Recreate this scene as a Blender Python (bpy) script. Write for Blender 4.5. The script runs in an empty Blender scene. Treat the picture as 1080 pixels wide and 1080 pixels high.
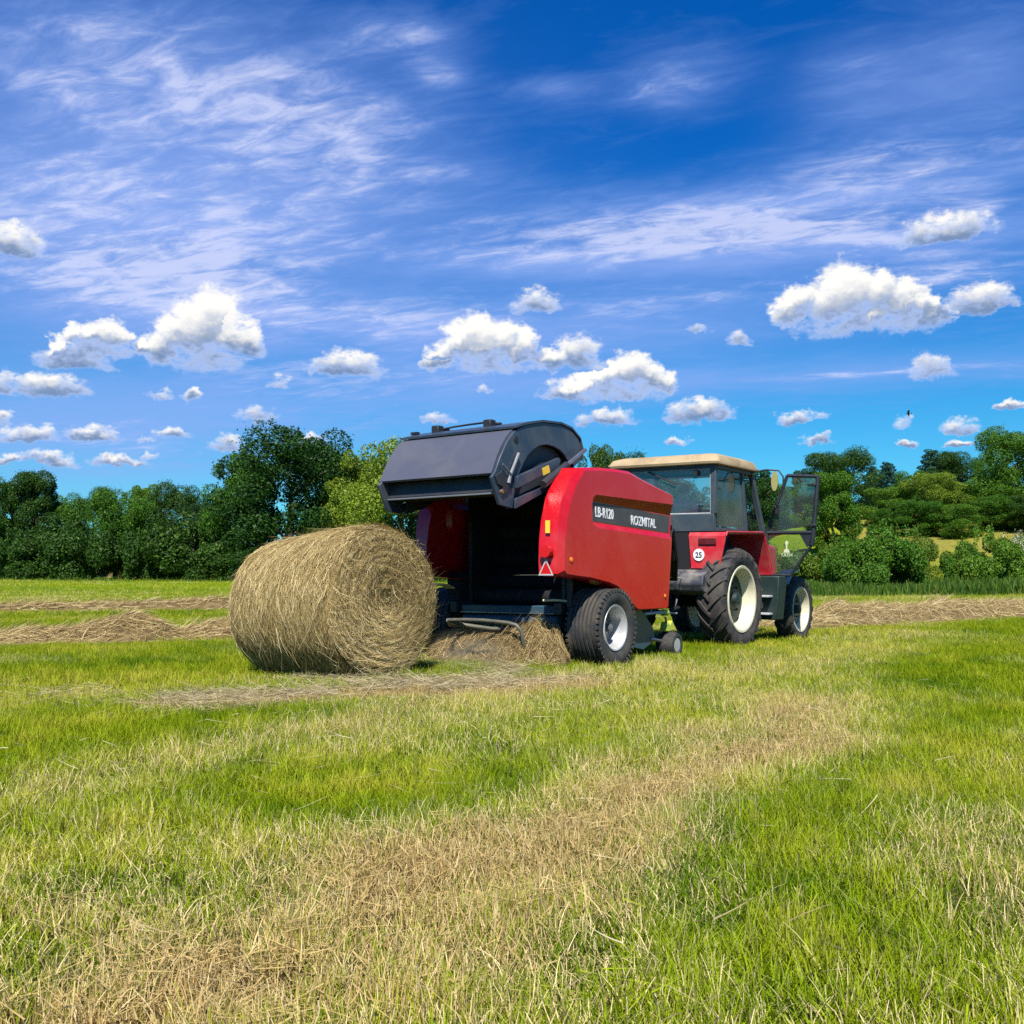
import bpy, bmesh, math, random
import numpy as np
from mathutils import Vector, Matrix, Euler

R = math.radians
rng = np.random.default_rng(11)
random.seed(5)
scene = bpy.context.scene
COL = scene.collection

# ------------------------------------------------------------------ helpers
def mat(name):
    m = bpy.data.materials.new(name); m.use_nodes = True
    nt = m.node_tree; nt.nodes.clear()
    out = nt.nodes.new('ShaderNodeOutputMaterial')
    return m, nt, out

def N(nt, typ, **kw):
    n = nt.nodes.new(typ)
    for k, v in kw.items():
        if k.startswith('i_'):
            key = k[2:]
            n.inputs[int(key) if key.isdigit() else key].default_value = v
        else:
            setattr(n, k, v)
    return n

def L(nt, a, b): nt.links.new(a, b)

def ramp(nt, fac, stops):
    r = nt.nodes.new('ShaderNodeValToRGB')
    e = r.color_ramp.elements
    while len(e) < len(stops): e.new(0.5)
    for el, (p, c) in zip(e, stops):
        el.position = p; el.color = (*c, 1) if len(c) == 3 else c
    L(nt, fac, r.inputs[0])
    return r.outputs[0]

def paint(name, base, rough=0.4, metal=0.0, dirt=None, dirt_amt=0.35, scale=4.0, bump=0.0, coat=0.0, bscale=60, hard=(0.42, 0.72)):
    """solid surface with patchy dust / wear of its own"""
    m, nt, out = mat(name)
    p = N(nt, 'ShaderNodeBsdfPrincipled'); L(nt, p.outputs[0], out.inputs[0])
    p.inputs['Metallic'].default_value = metal
    p.inputs['Coat Weight'].default_value = coat
    p.inputs['Coat Roughness'].default_value = 0.15
    tc = N(nt, 'ShaderNodeTexCoord')
    n1 = N(nt, 'ShaderNodeTexNoise', i_Scale=scale, i_Detail=7.0, i_Roughness=0.62, i_Distortion=0.6)
    L(nt, tc.outputs['Object'], n1.inputs['Vector'])
    mr = N(nt, 'ShaderNodeMapRange'); L(nt, n1.outputs[0], mr.inputs[0])
    mr.inputs[1].default_value = hard[0]; mr.inputs[2].default_value = hard[1]
    mr.inputs[4].default_value = dirt_amt
    mx = N(nt, 'ShaderNodeMix', data_type='RGBA')
    L(nt, mr.outputs[0], mx.inputs[0])
    mx.inputs[6].default_value = (*base, 1)
    d = dirt or tuple(min(1, c * 0.6 + 0.05) for c in base)
    mx.inputs[7].default_value = (*d, 1)
    L(nt, mx.outputs[2], p.inputs['Base Color'])
    n2 = N(nt, 'ShaderNodeTexNoise', i_Scale=scale * 5, i_Detail=5.0)
    L(nt, tc.outputs['Object'], n2.inputs['Vector'])
    r2 = N(nt, 'ShaderNodeMapRange'); L(nt, n2.outputs[0], r2.inputs[0])
    r2.inputs[3].default_value = max(0.05, rough - 0.08); r2.inputs[4].default_value = min(1, rough + 0.14)
    L(nt, r2.outputs[0], p.inputs['Roughness'])
    if bump:
        n3 = N(nt, 'ShaderNodeTexNoise', i_Scale=bscale, i_Detail=4.0)
        L(nt, tc.outputs['Object'], n3.inputs['Vector'])
        b = N(nt, 'ShaderNodeBump', i_Strength=bump, i_Distance=0.02)
        L(nt, n3.outputs[0], b.inputs['Height']); L(nt, b.outputs[0], p.inputs['Normal'])
    return m

def fibre(name, cols, rough=0.7, trans=0.3, noise=0.0, nscale=2.0, ncol=(0.05, 0.03, 0.01)):
    """strands / leaves: every island its own tone"""
    m, nt, out = mat(name)
    g = N(nt, 'ShaderNodeNewGeometry')
    c = ramp(nt, g.outputs['Random Per Island'], cols)
    if noise:
        tc = N(nt, 'ShaderNodeTexCoord')
        n1 = N(nt, 'ShaderNodeTexNoise', i_Scale=nscale, i_Detail=4.0)
        L(nt, tc.outputs['Object'], n1.inputs['Vector'])
        mr = N(nt, 'ShaderNodeMapRange'); L(nt, n1.outputs[0], mr.inputs[0])
        mr.inputs[1].default_value = 0.4; mr.inputs[2].default_value = 0.7; mr.inputs[4].default_value = noise
        mx = N(nt, 'ShaderNodeMix', data_type='RGBA'); L(nt, mr.outputs[0], mx.inputs[0])
        L(nt, c, mx.inputs[6]); mx.inputs[7].default_value = (*ncol, 1); c = mx.outputs[2]
    p = N(nt, 'ShaderNodeBsdfPrincipled', i_Roughness=rough)
    p.inputs['Specular IOR Level'].default_value = 0.3
    L(nt, c, p.inputs['Base Color'])
    t = N(nt, 'ShaderNodeBsdfTranslucent'); L(nt, c, t.inputs[0])
    ms = N(nt, 'ShaderNodeMixShader', i_0=trans); L(nt, p.outputs[0], ms.inputs[1]); L(nt, t.outputs[0], ms.inputs[2])
    L(nt, ms.outputs[0], out.inputs[0])
    return m

def glass(name, tint=(0.75, 0.86, 0.86), dirt=0.12, dcol=(0.45, 0.47, 0.45), refl=0.35):
    m, nt, out = mat(name)
    tr = N(nt, 'ShaderNodeBsdfTransparent'); tr.inputs[0].default_value = (*tint, 1)
    gl = N(nt, 'ShaderNodeBsdfGlossy', i_Roughness=0.06); gl.inputs[0].default_value = (0.9, 0.95, 1, 1)
    fr = N(nt, 'ShaderNodeFresnel', i_IOR=1.5)
    mm = N(nt, 'ShaderNodeMath', operation='MULTIPLY_ADD'); L(nt, fr.outputs[0], mm.inputs[0]); mm.inputs[1].default_value = 1.0; mm.inputs[2].default_value = refl * 0.2
    m1 = N(nt, 'ShaderNodeMixShader'); L(nt, mm.outputs[0], m1.inputs[0]); L(nt, tr.outputs[0], m1.inputs[1]); L(nt, gl.outputs[0], m1.inputs[2])
    df = N(nt, 'ShaderNodeBsdfDiffuse'); df.inputs[0].default_value = (*dcol, 1)
    tc = N(nt, 'ShaderNodeTexCoord'); n1 = N(nt, 'ShaderNodeTexNoise', i_Scale=3.0, i_Detail=6.0)
    L(nt, tc.outputs['Object'], n1.inputs[0])
    mr = N(nt, 'ShaderNodeMapRange'); L(nt, n1.outputs[0], mr.inputs[0]); mr.inputs[1].default_value = 0.3; mr.inputs[2].default_value = 0.75
    mr.inputs[3].default_value = dirt * 0.5; mr.inputs[4].default_value = dirt * 1.6
    m2 = N(nt, 'ShaderNodeMixShader'); L(nt, mr.outputs[0], m2.inputs[0]); L(nt, m1.outputs[0], m2.inputs[1]); L(nt, df.outputs[0], m2.inputs[2])
    L(nt, m2.outputs[0], out.inputs[0])
    return m

class MB:
    def __init__(s): s.v = []; s.f = []
    def add(s, vs, fs):
        o = len(s.v); s.v += [tuple(v) for v in vs]; s.f += [tuple(i + o for i in f) for f in fs]; return s
    def box(s, c, d, rot=None):
        hx, hy, hz = d[0] / 2, d[1] / 2, d[2] / 2
        vs = [Vector((x, y, z)) for x in (-hx, hx) for y in (-hy, hy) for z in (-hz, hz)]
        if rot:
            M = Euler(rot).to_matrix(); vs = [M @ v for v in vs]
        vs = [v + Vector(c) for v in vs]
        return s.add(vs, [(0, 1, 3, 2), (4, 6, 7, 5), (0, 4, 5, 1), (2, 3, 7, 6), (0, 2, 6, 4), (1, 5, 7, 3)])
    def prism(s, prof, x0, x1, axis='x'):
        """polygon in (y,z) extruded along x (or in (x,z) along y, (x,y) along z)"""
        n = len(prof)
        def P(a, b, t): return {'x': (t, a, b), 'y': (a, t, b), 'z': (a, b, t)}[axis]
        vs = [P(a, b, x0) for a, b in prof] + [P(a, b, x1) for a, b in prof]
        fs = [tuple(range(n)), tuple(range(2 * n - 1, n - 1, -1))]
        fs += [(i, (i + 1) % n, n + (i + 1) % n, n + i) for i in range(n)]
        return s.add(vs, fs)
    def loft(s, loops, cap0=False, cap1=True, closed=True):
        n = len(loops[0]); vs = [p for l in loops for p in l]; fs = []
        for k in range(len(loops) - 1):
            for i in range(n if closed else n - 1):
                j = (i + 1) % n
                fs.append((k * n + i, k * n + j, (k + 1) * n + j, (k + 1) * n + i))
        if cap0: fs.append(tuple(range(n - 1, -1, -1)))
        if cap1: fs.append(tuple((len(loops) - 1) * n + i for i in range(n)))
        return s.add(vs, fs)
    def tube(s, pts, r, n=10, cap=True):
        pts = [Vector(p) for p in pts]; rr = r if isinstance(r, (list, tuple)) else [r] * len(pts)
        loops = []; up = None
        for i, p in enumerate(pts):
            d = (pts[min(i + 1, len(pts) - 1)] - pts[max(i - 1, 0)]).normalized()
            if up is None:
                up = d.orthogonal().normalized()
            up = (up - d * up.dot(d)).normalized(); b = d.cross(up)
            loops.append([p + (up * math.cos(a) + b * math.sin(a)) * rr[i] for a in (2 * math.pi * k / n for k in range(n))])
        return s.loft(loops, cap, cap)
    def lathe(s, prof, c, axis='x', n=40):
        """(t along axis, radius) profile turned about an axis through c"""
        loops = []
        for t, r in prof:
            l = []
            for k in range(n):
                a = 2 * math.pi * k / n; u, w = r * math.cos(a), r * math.sin(a)
                o = {'x': (t, u, w), 'y': (w, t, u), 'z': (u, w, t)}[axis]
                l.append((c[0] + o[0], c[1] + o[1], c[2] + o[2]))
            loops.append(l)
        return s.loft(loops, prof[0][1] > 1e-4, prof[-1][1] > 1e-4)
    def build(s, name, material, parent=None, bevel=0.0, smooth=30, seg=2, weld=0.0):
        me = bpy.data.meshes.new(name); me.from_pydata(s.v, [], s.f)
        bm = bmesh.new(); bm.from_mesh(me)
        if weld: bmesh.ops.remove_doubles(bm, verts=bm.verts, dist=weld)
        bmesh.ops.recalc_face_normals(bm, faces=bm.faces); bm.to_mesh(me); bm.free()
        return link(name, me, material, parent, bevel, smooth, seg)

def link(name, me, material, parent=None, bevel=0.0, smooth=30, seg=2):
    o = bpy.data.objects.new(name, me); COL.objects.link(o)
    if material: me.materials.append(material)
    if smooth is not None:
        me.shade_smooth(); me.set_sharp_from_angle(angle=R(smooth))
    if bevel:
        b = o.modifiers.new('Bevel', 'BEVEL'); b.width = bevel; b.segments = seg; b.limit_method = 'ANGLE'; b.angle_limit = R(30)
    if parent: o.parent = parent
    return o

def np_mesh(name, v, quads):
    v = np.asarray(v, np.float32); q = np.asarray(quads, np.int32)
    me = bpy.data.meshes.new(name)
    me.vertices.add(len(v)); me.vertices.foreach_set('co', v.ravel())
    k = q.shape[1]
    me.loops.add(q.size); me.loops.foreach_set('vertex_index', q.ravel())
    me.polygons.add(len(q)); me.polygons.foreach_set('loop_start', np.arange(0, q.size, k, dtype=np.int32))
    me.update(calc_edges=True); me.validate()
    return me

def ribbons(paths, width, side, taper=True):
    """paths (n,k,3), width (n,), side (n,3) unit vectors across the ribbon -> verts, quads"""
    n, k, _ = paths.shape
    w = np.asarray(width)[:, None, None] * 0.5
    if taper: w = w * np.linspace(1, 0.25, k)[None, :, None]
    else: w = w * np.ones((1, k, 1))
    a = paths - side[:, None, :] * w; b = paths + side[:, None, :] * w
    v = np.stack([a, b], 2).reshape(-1, 3)
    base = (np.arange(n) * 2 * k)[:, None]; j = np.arange(k - 1)[None, :] * 2
    o = base + j
    q = np.stack([o, o + 1, o + 3, o + 2], -1).reshape(-1, 4)
    return v, q

def unit(a): return a / np.maximum(np.linalg.norm(a, axis=-1, keepdims=True), 1e-9)

def tag(o, label=None, cat=None, group=None, kind=None):
    if label: o['label'] = label
    if cat: o['category'] = cat
    if group: o['group'] = group
    if kind: o['kind'] = kind
    return o

def empty(name, loc=(0, 0, 0), rz=0.0, parent=None):
    o = bpy.data.objects.new(name, None); COL.objects.link(o)
    o.location = loc; o.rotation_euler = (0, 0, rz); o.empty_display_size = 0.2
    if parent: o.parent = parent
    return o

def copy_tree(o, parent=None):
    c = o.copy(); COL.objects.link(c); c.parent = parent
    for ch in list(o.children): copy_tree(ch, c)
    return c

# smooth value noise on a plane, numpy
_perm = np.random.default_rng(3).random((256, 256))
def vnoise(x, y):
    xi = np.floor(x).astype(int); yi = np.floor(y).astype(int); fx = x - xi; fy = y - yi
    fx = fx * fx * (3 - 2 * fx); fy = fy * fy * (3 - 2 * fy)
    g = lambda a, b: _perm[a % 256, b % 256]
    return (g(xi, yi) * (1 - fx) + g(xi + 1, yi) * fx) * (1 - fy) + (g(xi, yi + 1) * (1 - fx) + g(xi + 1, yi + 1) * fx) * fy
def fbm(x, y, o=4):
    s = 0; a = 0.5; t = 0
    for i in range(o):
        s = s + a * vnoise(x * 2 ** i + 17.3 * i, y * 2 ** i + 5.1 * i); t += a; a *= 0.5
    return s / t
def sstep(a, b, x):
    t = np.clip((x - a) / (b - a), 0, 1); return t * t * (3 - 2 * t)

# ------------------------------------------------------------------ camera
CAM_H, PITCH, FPX = 0.92, R(3.81), 1050.0
cd = bpy.data.cameras.new('camera'); cam = bpy.data.objects.new('camera', cd); COL.objects.link(cam)
cam.location = (0, 0, CAM_H); cam.rotation_euler = (R(90) + PITCH, 0, 0)
cd.sensor_width = 36; cd.lens = 36 * FPX / 1080; cd.clip_end = 5000; cd.clip_start = 0.05
scene.camera = cam

def ray(px, py):
    x = (px - 540) / FPX; y = (540 - py) / FPX
    return Vector((x, math.cos(PITCH) - y * math.sin(PITCH), math.sin(PITCH) + y * math.cos(PITCH)))

# ------------------------------------------------------------------ terrain
def terrain(X, Y):
    X = np.asarray(X, float); Y = np.asarray(Y, float)
    d = np.sqrt(X * X + Y * Y) + 1e-6; u = X / np.maximum(np.abs(Y), 1.0) * (Y > 0)
    z = 1.0 * sstep(28, 95, d)
    r = sstep(0.10, 0.30, u)
    z = z + r * (6.8 * sstep(50, 112, d) + 8.0 * sstep(95, 250, d))
    z = z + sstep(200, 700, d) * 6 * (1 - r)
    z = z + 0.05 * (fbm(X * 0.25, Y * 0.25, 3) - 0.5) * sstep(1.5, 6, d)
    return z
def tz(x, y): return float(terrain(np.array([x]), np.array([y]))[0])

STRIP_F = np.array([math.sin(R(30.5)), math.cos(R(30.5))]); STRIP_R = np.array([STRIP_F[1], -STRIP_F[0]])
def dryness(X, Y):
    """0 lush .. 1 straw: pale raked strips left where hay lay, and patches"""
    q = X * STRIP_R[0] + Y * STRIP_R[1]; t = X * STRIP_F[0] + Y * STRIP_F[1]
    n = fbm(X * 0.9, Y * 0.9, 4); n2 = fbm(X * 3.1 + 40, Y * 3.1, 3); n3 = fbm(X * 0.28 + 9, Y * 0.28 + 3, 3)
    s1 = np.exp(-((q + 1.70 + 0.9 * (n - 0.5)) / (0.46 + 0.28 * sstep(4.0, 1.6, t))) ** 2) * (0.55 + 0.9 * fbm(X * 1.6 + 60, Y * 1.6, 3)) * sstep(8.3, 5.6, t)
    s2 = np.exp(-((q + 0.25 + 0.6 * (n - 0.5)) / 0.36) ** 2) * sstep(4.6, 3.0, t) * 0.22
    s3 = np.exp(-((q + 4.05 + 0.6 * (n3 - 0.5)) / 0.5) ** 2) * 0.30 * sstep(14, 7, t)
    # scattered remains of the row in front of the bale
    ax, ay, bx, by = -2.3, 7.15, 0.5, 8.5
    dx, dy = bx - ax, by - ay; l2 = dx * dx + dy * dy
    k = np.clip(((X - ax) * dx + (Y - ay) * dy) / l2, 0, 1)
    dist = np.hypot(X - ax - k * dx, Y - ay - k * dy)
    s4 = np.exp(-(dist / 0.33) ** 2) * 0.95
    base = 0.09 + 0.45 * (n3 - 0.5) + 0.50 * (n - 0.5)
    stripes = 0.10 * np.sin(q * 2 * math.pi / 3.4 + 0.6)
    d = np.clip(base + stripes, 0, 0.5) + 0.86 * s1 + s2 + s3 + s4 * (0.4 + n2)
    n5 = fbm(X * 7.0 + 3, Y * 7.0 + 90, 2)
    return np.clip(d * (0.40 + 0.75 * n2 + 0.45 * n5), 0, 1)

# ------------------------------------------------------------------ sky and light
w = bpy.data.worlds.new('World'); scene.world = w; w.use_nodes = True
nt = w.node_tree; nt.nodes.clear()
SUN_EL, SUN_DIR = 51.0, Vector((-0.08, -0.997, 0)).normalized()
sky = N(nt, 'ShaderNodeTexSky', sky_type='NISHITA'); sky.sun_disc = False
sky.sun_elevation = R(SUN_EL); sky.sun_rotation = R(180 - math.degrees(math.atan2(SUN_DIR.x, -SUN_DIR.y)))
sky.air_density = 1.0; sky.dust_density = 0.4; sky.ozone_density = 3.0
hs = N(nt, 'ShaderNodeHueSaturation'); hs.inputs['Saturation'].default_value = 1.28; hs.inputs['Value'].default_value = 1.0
L(nt, sky.outputs[0], hs.inputs['Color'])
gm = N(nt, 'ShaderNodeMix', data_type='RGBA', blend_type='MULTIPLY'); gm.inputs[0].default_value = 1.0
L(nt, hs.outputs[0], gm.inputs[6])
tc = N(nt, 'ShaderNodeTexCoord'); sep = N(nt, 'ShaderNodeSeparateXYZ'); L(nt, tc.outputs['Generated'], sep.inputs[0])

def M(op, a, b=None, c=None, clamp=False):
    n = nt.nodes.new('ShaderNodeMath'); n.operation = op; n.use_clamp = clamp
    for i, x in enumerate((a, b, c)):
        if x is None: continue
        if isinstance(x, (int, float)): n.inputs[i].default_value = x
        else: L(nt, x, n.inputs[i])
    return n.outputs[0]
def SM(x, a, b, lo=0.0, hi=1.0):
    n = nt.nodes.new('ShaderNodeMapRange'); n.interpolation_type = 'SMOOTHSTEP'
    L(nt, x, n.inputs[0]); n.inputs[1].default_value = a; n.inputs[2].default_value = b; n.inputs[3].default_value = lo; n.inputs[4].default_value = hi
    return n.outputs[0]
def MIXC(f, a, b):
    n = N(nt, 'ShaderNodeMix', data_type='RGBA')
    if isinstance(f, float): n.inputs[0].default_value = f
    else: L(nt, f, n.inputs[0])
    for i, x in ((6, a), (7, b)):
        if isinstance(x, tuple): n.inputs[i].default_value = (*x, 1)
        else: L(nt, x, n.inputs[i])
    return n.outputs[2]
def VEC(x, y, z=0.0):
    n = nt.nodes.new('ShaderNodeCombineXYZ')
    for i, k in enumerate((x, y, z)):
        if isinstance(k, (int, float)): n.inputs[i].default_value = k
        else: L(nt, k, n.inputs[i])
    return n.outputs[0]
def NOISE(v, scale, det=5.0, rough=0.55, dist=0.0):
    n = N(nt, 'ShaderNodeTexNoise', i_Scale=scale, i_Detail=det, i_Roughness=rough, i_Distortion=dist); L(nt, v, n.inputs['Vector'])
    return n.outputs[0]
sx, sy, sz = sep.outputs
AZ = M('ARCTAN2', sx, sy)
EL = M('DIVIDE', sz, M('SQRT', M('ADD', M('MULTIPLY', sx, sx), M('MULTIPLY', sy, sy))))
L(nt, MIXC(SM(EL, 0.02, 0.52), (0.25, 0.76, 0.92), (0.035, 0.56, 1.02)), gm.inputs[7])
def azel(px, py):
    r = ray(px, py); return math.atan2(r.x, r.y), r.z / math.hypot(r.x, r.y)

# high thin cloud: a layer far above, so it is looked up where the ray meets that layer
zz = M('MAXIMUM', M('ADD', sz, 0.10), 0.02)
lx, ly = M('DIVIDE', sx, zz), M('DIVIDE', sy, zz)
ca, sa = math.cos(R(20)), math.sin(R(20))
rx_ = M('ADD', M('MULTIPLY', lx, ca), M('MULTIPLY', ly, -sa)); ry_ = M('ADD', M('MULTIPLY', lx, sa), M('MULTIPLY', ly, ca))
fib = NOISE(VEC(M('MULTIPLY', rx_, 0.75), M('MULTIPLY', ry_, 1.8)), 1.8, 9.0, 0.60, 0.35)
fib2 = NOISE(VEC(M('MULTIPLY', lx, 1.0), M('MULTIPLY', ly, 1.4)), 0.9, 5.0, 0.5, 0.6)
veils = [  # px, py, half width, half height, amount
    (190, 215, 190, 75, 0.75), (350, 140, 110, 65, 0.80), (210, 75, 130, 60, 0.55), (90, 470, 150, 26, 0.45), (330, 440, 160, 24, 0.35), (70, 70, 120, 60, 0.55), (60, 250, 130, 50, 0.45), (480, 185, 70, 16, 0.45),
    (780, 225, 260, 66, 0.80), (960, 165, 150, 60, 0.75), (1040, 60, 70, 70, 0.6), (900, 90, 60, 55, 0.85), (720, 85, 60, 36, 0.95), (590, 95, 40, 14, 0.6), (420, 40, 55, 18, 0.9), (460, 75, 26, 14, 0.8),
    (600, 265, 250, 42, 0.78), (380, 335, 160, 32, 0.62), (700, 325, 160, 40, 0.62), (980, 275, 150, 60, 0.52), (920, 245, 40, 16, 0.85), (1010, 225, 60, 26, 0.75),
    (930, 393, 160, 17, 0.72), (170, 300, 170, 34, 0.45), (60, 440, 160, 40, 0.35), (350, 400, 170, 25, 0.4), (850, 400, 200, 40, 0.25), (600, 400, 200, 50, 0.3), (900, 300, 220, 40, 0.5), (1080, 390, 60, 14, 0.5)]
acc = 0.0
for px, py, hw, hh, amt in veils:
    a0, e0 = azel(px, py); a1, e1 = azel(px + hw, py - hh)
    da = M('MULTIPLY_ADD', AZ, 1 / (a1 - a0), -a0 / (a1 - a0)); de = M('MULTIPLY_ADD', EL, 1 / (e1 - e0), -e0 / (e1 - e0))
    r2 = M('ADD', M('MULTIPLY', da, da), M('MULTIPLY', de, de))
    acc = M('MULTIPLY_ADD', M('EXPONENT', M('MULTIPLY', r2, -0.9)), amt, acc)
rip = NOISE(VEC(M('MULTIPLY', rx_, 1.5), M('MULTIPLY', ry_, 3.4), 3.0), 5.0, 10.0, 0.66, 0.5)
tex = M('ADD', M('MULTIPLY', fib, 0.30), M('ADD', M('MULTIPLY', fib2, 0.30), M('MULTIPLY', rip, 0.40)))
veil = M('ADD', M('MULTIPLY', M('MINIMUM', acc, 0.95), SM(tex, 0.33, 0.68, 0.22, 1.15)), SM(tex, 0.46, 0.68, 0.0, 0.16))
n_ = N(nt, 'ShaderNodeMapRange'); L(nt, veil, n_.inputs[0]); n_.inputs[1].default_value = 0.02; n_.inputs[2].default_value = 0.88; n_.inputs[4].default_value = 0.78; veil_a = n_.outputs[0]
veil_c = MIXC(SM(veil, 0.3, 1.0), (1.9, 3.1, 6.6), (5.0, 5.4, 7.4))
# a broad, even haze sheet under the fibres
hz = 0.0
for px, py, hw, hh, amt in ((720, 275, 400, 62, 0.62), (900, 205, 240, 55, 0.50), (150, 275, 260, 60, 0.50), (200, 150, 230, 90, 0.32), (520, 345, 330, 46, 0.45), (1010, 90, 120, 80, 0.36), (90, 455, 240, 44, 0.40), (760, 400, 330, 40, 0.34), (380, 420, 200, 36, 0.30)):
    a0, e0 = azel(px, py); a1, e1 = azel(px + hw, py - hh)
    da = M('MULTIPLY_ADD', AZ, 1 / (a1 - a0), -a0 / (a1 - a0)); de = M('MULTIPLY_ADD', EL, 1 / (e1 - e0), -e0 / (e1 - e0))
    hz = M('MULTIPLY_ADD', M('EXPONENT', M('MULTIPLY', M('ADD', M('MULTIPLY', da, da), M('MULTIPLY', de, de)), -0.9)), amt, hz)
soft = NOISE(VEC(M('MULTIPLY', lx, 0.6), M('MULTIPLY', ly, 1.1), 7.0), 1.5, 6.0, 0.55, 0.4)
hz_a = M('MULTIPLY', M('MINIMUM', M('MULTIPLY', hz, 1.35), 0.85), SM(soft, 0.32, 0.62, 0.35, 1.0))
skycol = MIXC(veil_a, MIXC(hz_a, gm.outputs[2], (2.25, 3.35, 6.9)), veil_c)

# heaped fair-weather clouds, each with its own place, width, height and flat base
cum = [  # centre px, base py, half width, height
    (215, 384, 62, 92), (105, 372, 52, 48), (80, 386, 48, 28), (255, 372, 30, 40), (12, 265, 40, 33), (52, 416, 46, 26), (2, 416, 18, 30),
    (905, 346, 100, 80), (1035, 325, 46, 30), (960, 340, 50, 50), (980, 398, 28, 34), (780, 362, 17, 20), (515, 390, 72, 64), (605, 384, 34, 36), (470, 375, 26, 22),
    (660, 420, 66, 58), (600, 418, 36, 22), (738, 441, 40, 24), (640, 446, 36, 18), (565, 327, 30, 26), (365, 394, 42, 28), (295, 408, 18, 16), (270, 440, 30, 20),
    (238, 474, 30, 19), (172, 419, 22, 13), (203, 424, 12, 12), (185, 459, 20, 12), (95, 464, 34, 16), (30, 464, 34, 20), (4, 445, 14, 18), (50, 490, 36, 14), (125, 488, 34, 10), (8, 487, 16, 12),
    (160, 468, 12, 9), (155, 485, 14, 8), (460, 446, 20, 15), (330, 468, 18, 12), (844, 445, 32, 15), (950, 449, 20, 16), (1015, 454, 26, 18), (1062, 431, 20, 9), (860, 466, 20, 10),
    (955, 470, 14, 8), (1012, 470, 20, 8), (510, 415, 14, 12), (735, 350, 16, 14), (715, 468, 20, 8), (1000, 250, 62, 30)]
def VM(op, a, b=None, c=None):
    n = nt.nodes.new('ShaderNodeVectorMath'); n.operation = op
    for k, x in enumerate((a, b, c)):
        if x is None: continue
        if isinstance(x, tuple): n.inputs[k].default_value = x
        elif isinstance(x, (int, float)): n.inputs['Scale'].default_value = x
        else: L(nt, x, n.inputs[k])
    return n.outputs['Value'] if op in ('DOT_PRODUCT', 'LENGTH') else n.outputs[0]
def NVEC(v, scale, det, rough):
    n = N(nt, 'ShaderNodeTexNoise', i_Scale=scale, i_Detail=det, i_Roughness=rough); L(nt, v, n.inputs['Vector']); return n.outputs['Color']
P0 = VEC(AZ, EL)
# cauliflower edges: the place looked up is pushed about by fine turbulence
w1 = VM('MULTIPLY_ADD', NVEC(P0, 34.0, 3.0, 0.5), (0.030, 0.022, 0.0), (-0.015, -0.011, 0.0))
w2 = VM('MULTIPLY_ADD', NVEC(P0, 105.0, 5.0, 0.62), (0.017, 0.014, 0.0), (-0.0085, -0.007, 0.0))
PW = VM('ADD', P0, VM('ADD', w1, w2))
PL = VM('ADD', PW, (-0.0045, 0.0095, 0.0))            # a step towards the sun
sw = nt.nodes.new('ShaderNodeSeparateXYZ'); L(nt, PW, sw.inputs[0]); AW, EW = sw.outputs[0], sw.outputs[1]
wisp = NOISE(VEC(AZ, M('MULTIPLY', EL, 1.6), 2.0), 60.0, 7.0, 0.65)
rc = random.Random(8)
def k_of(hw, hh): return 0 if (hw < 44 or hh < 40) else min(9, int(hw / 8))
best, bte, q0, q1 = None, None, None, None
for px, py, hw, hh in cum:
    a0, e0 = azel(px, py); a1, _ = azel(px + hw, py); _, e1 = azel(px, py - hh)
    ia, ie = 1 / (a1 - a0), 1 / (e1 - e0)
    da = M('MULTIPLY_ADD', AW, ia, -a0 * ia); de = M('MULTIPLY_ADD', EW, ie, -e0 * ie)
    dn = M('MAXIMUM', de, M('MULTIPLY', de, -5.0))
    small = k_of(hw, hh) == 0
    f = M('SUBTRACT', (rc.uniform(0.45, 1.0) if hw < 34 else 0.95) if small else 0.55, M('ADD', M('MULTIPLY', da, da), M('MULTIPLY', dn, M('MULTIPLY', dn, 1.0 if small else 1.9))))
    if best is None: best, bte = f, de
    else:
        n = N(nt, 'ShaderNodeMix', data_type='FLOAT'); L(nt, M('GREATER_THAN', f, best), n.inputs[0]); L(nt, bte, n.inputs[2]); L(nt, de, n.inputs[3]); bte = n.outputs[0]
        best = M('MAXIMUM', best, f)
    # bigger clouds are heaped from rounded turrets
    k = k_of(hw, hh)
    for t in range(k):
        u = (t + 0.5) / k * 2 - 1 + rc.uniform(-0.12, 0.12); prof = max(0.25, max(0.0, 1 - u * u) ** 0.6) * rc.uniform(0.70, 1.0)
        rr = max(hh * 0.24, hh * prof * rc.uniform(0.36, 0.50)); cx = px + u * (hw - rr * 0.6); cy = py - max(rr * 0.75, hh * prof - rr)
        c_a, c_e = azel(cx, cy); d_a, _ = azel(cx + rr * 1.15, cy); _, d_e = azel(cx, cy - rr)
        s_a, s_e = 1 / (d_a - c_a), 1 / (d_e - c_e)
        v0 = VM('MULTIPLY_ADD', PW, (s_a, s_e, 0.0), (-c_a * s_a, -c_e * s_e, 0.0)); v1 = VM('MULTIPLY_ADD', PL, (s_a, s_e, 0.0), (-c_a * s_a, -c_e * s_e, 0.0))
        d0, d1 = VM('DOT_PRODUCT', v0, v0), VM('DOT_PRODUCT', v1, v1)
        q0 = d0 if q0 is None else M('MINIMUM', q0, d0); q1 = d1 if q1 is None else M('MINIMUM', q1, d1)
body = M('MAXIMUM', M('MAXIMUM', best, M('SUBTRACT', 1.0, q0)), -2.0)
dens = M('ADD', body, M('MULTIPLY_ADD', wisp, 1.9, -1.0))
cum_a = M('MULTIPLY', SM(dens, -0.18, 0.62), SM(bte, -0.25, 0.03))
q0c, q1c = M('MINIMUM', q0, 1.3), M('MINIMUM', q1, 1.3)
relief = M('MULTIPLY', M('SUBTRACT', q1c, q0c), 0.55)       # brighter where the body falls away towards the sun
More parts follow.
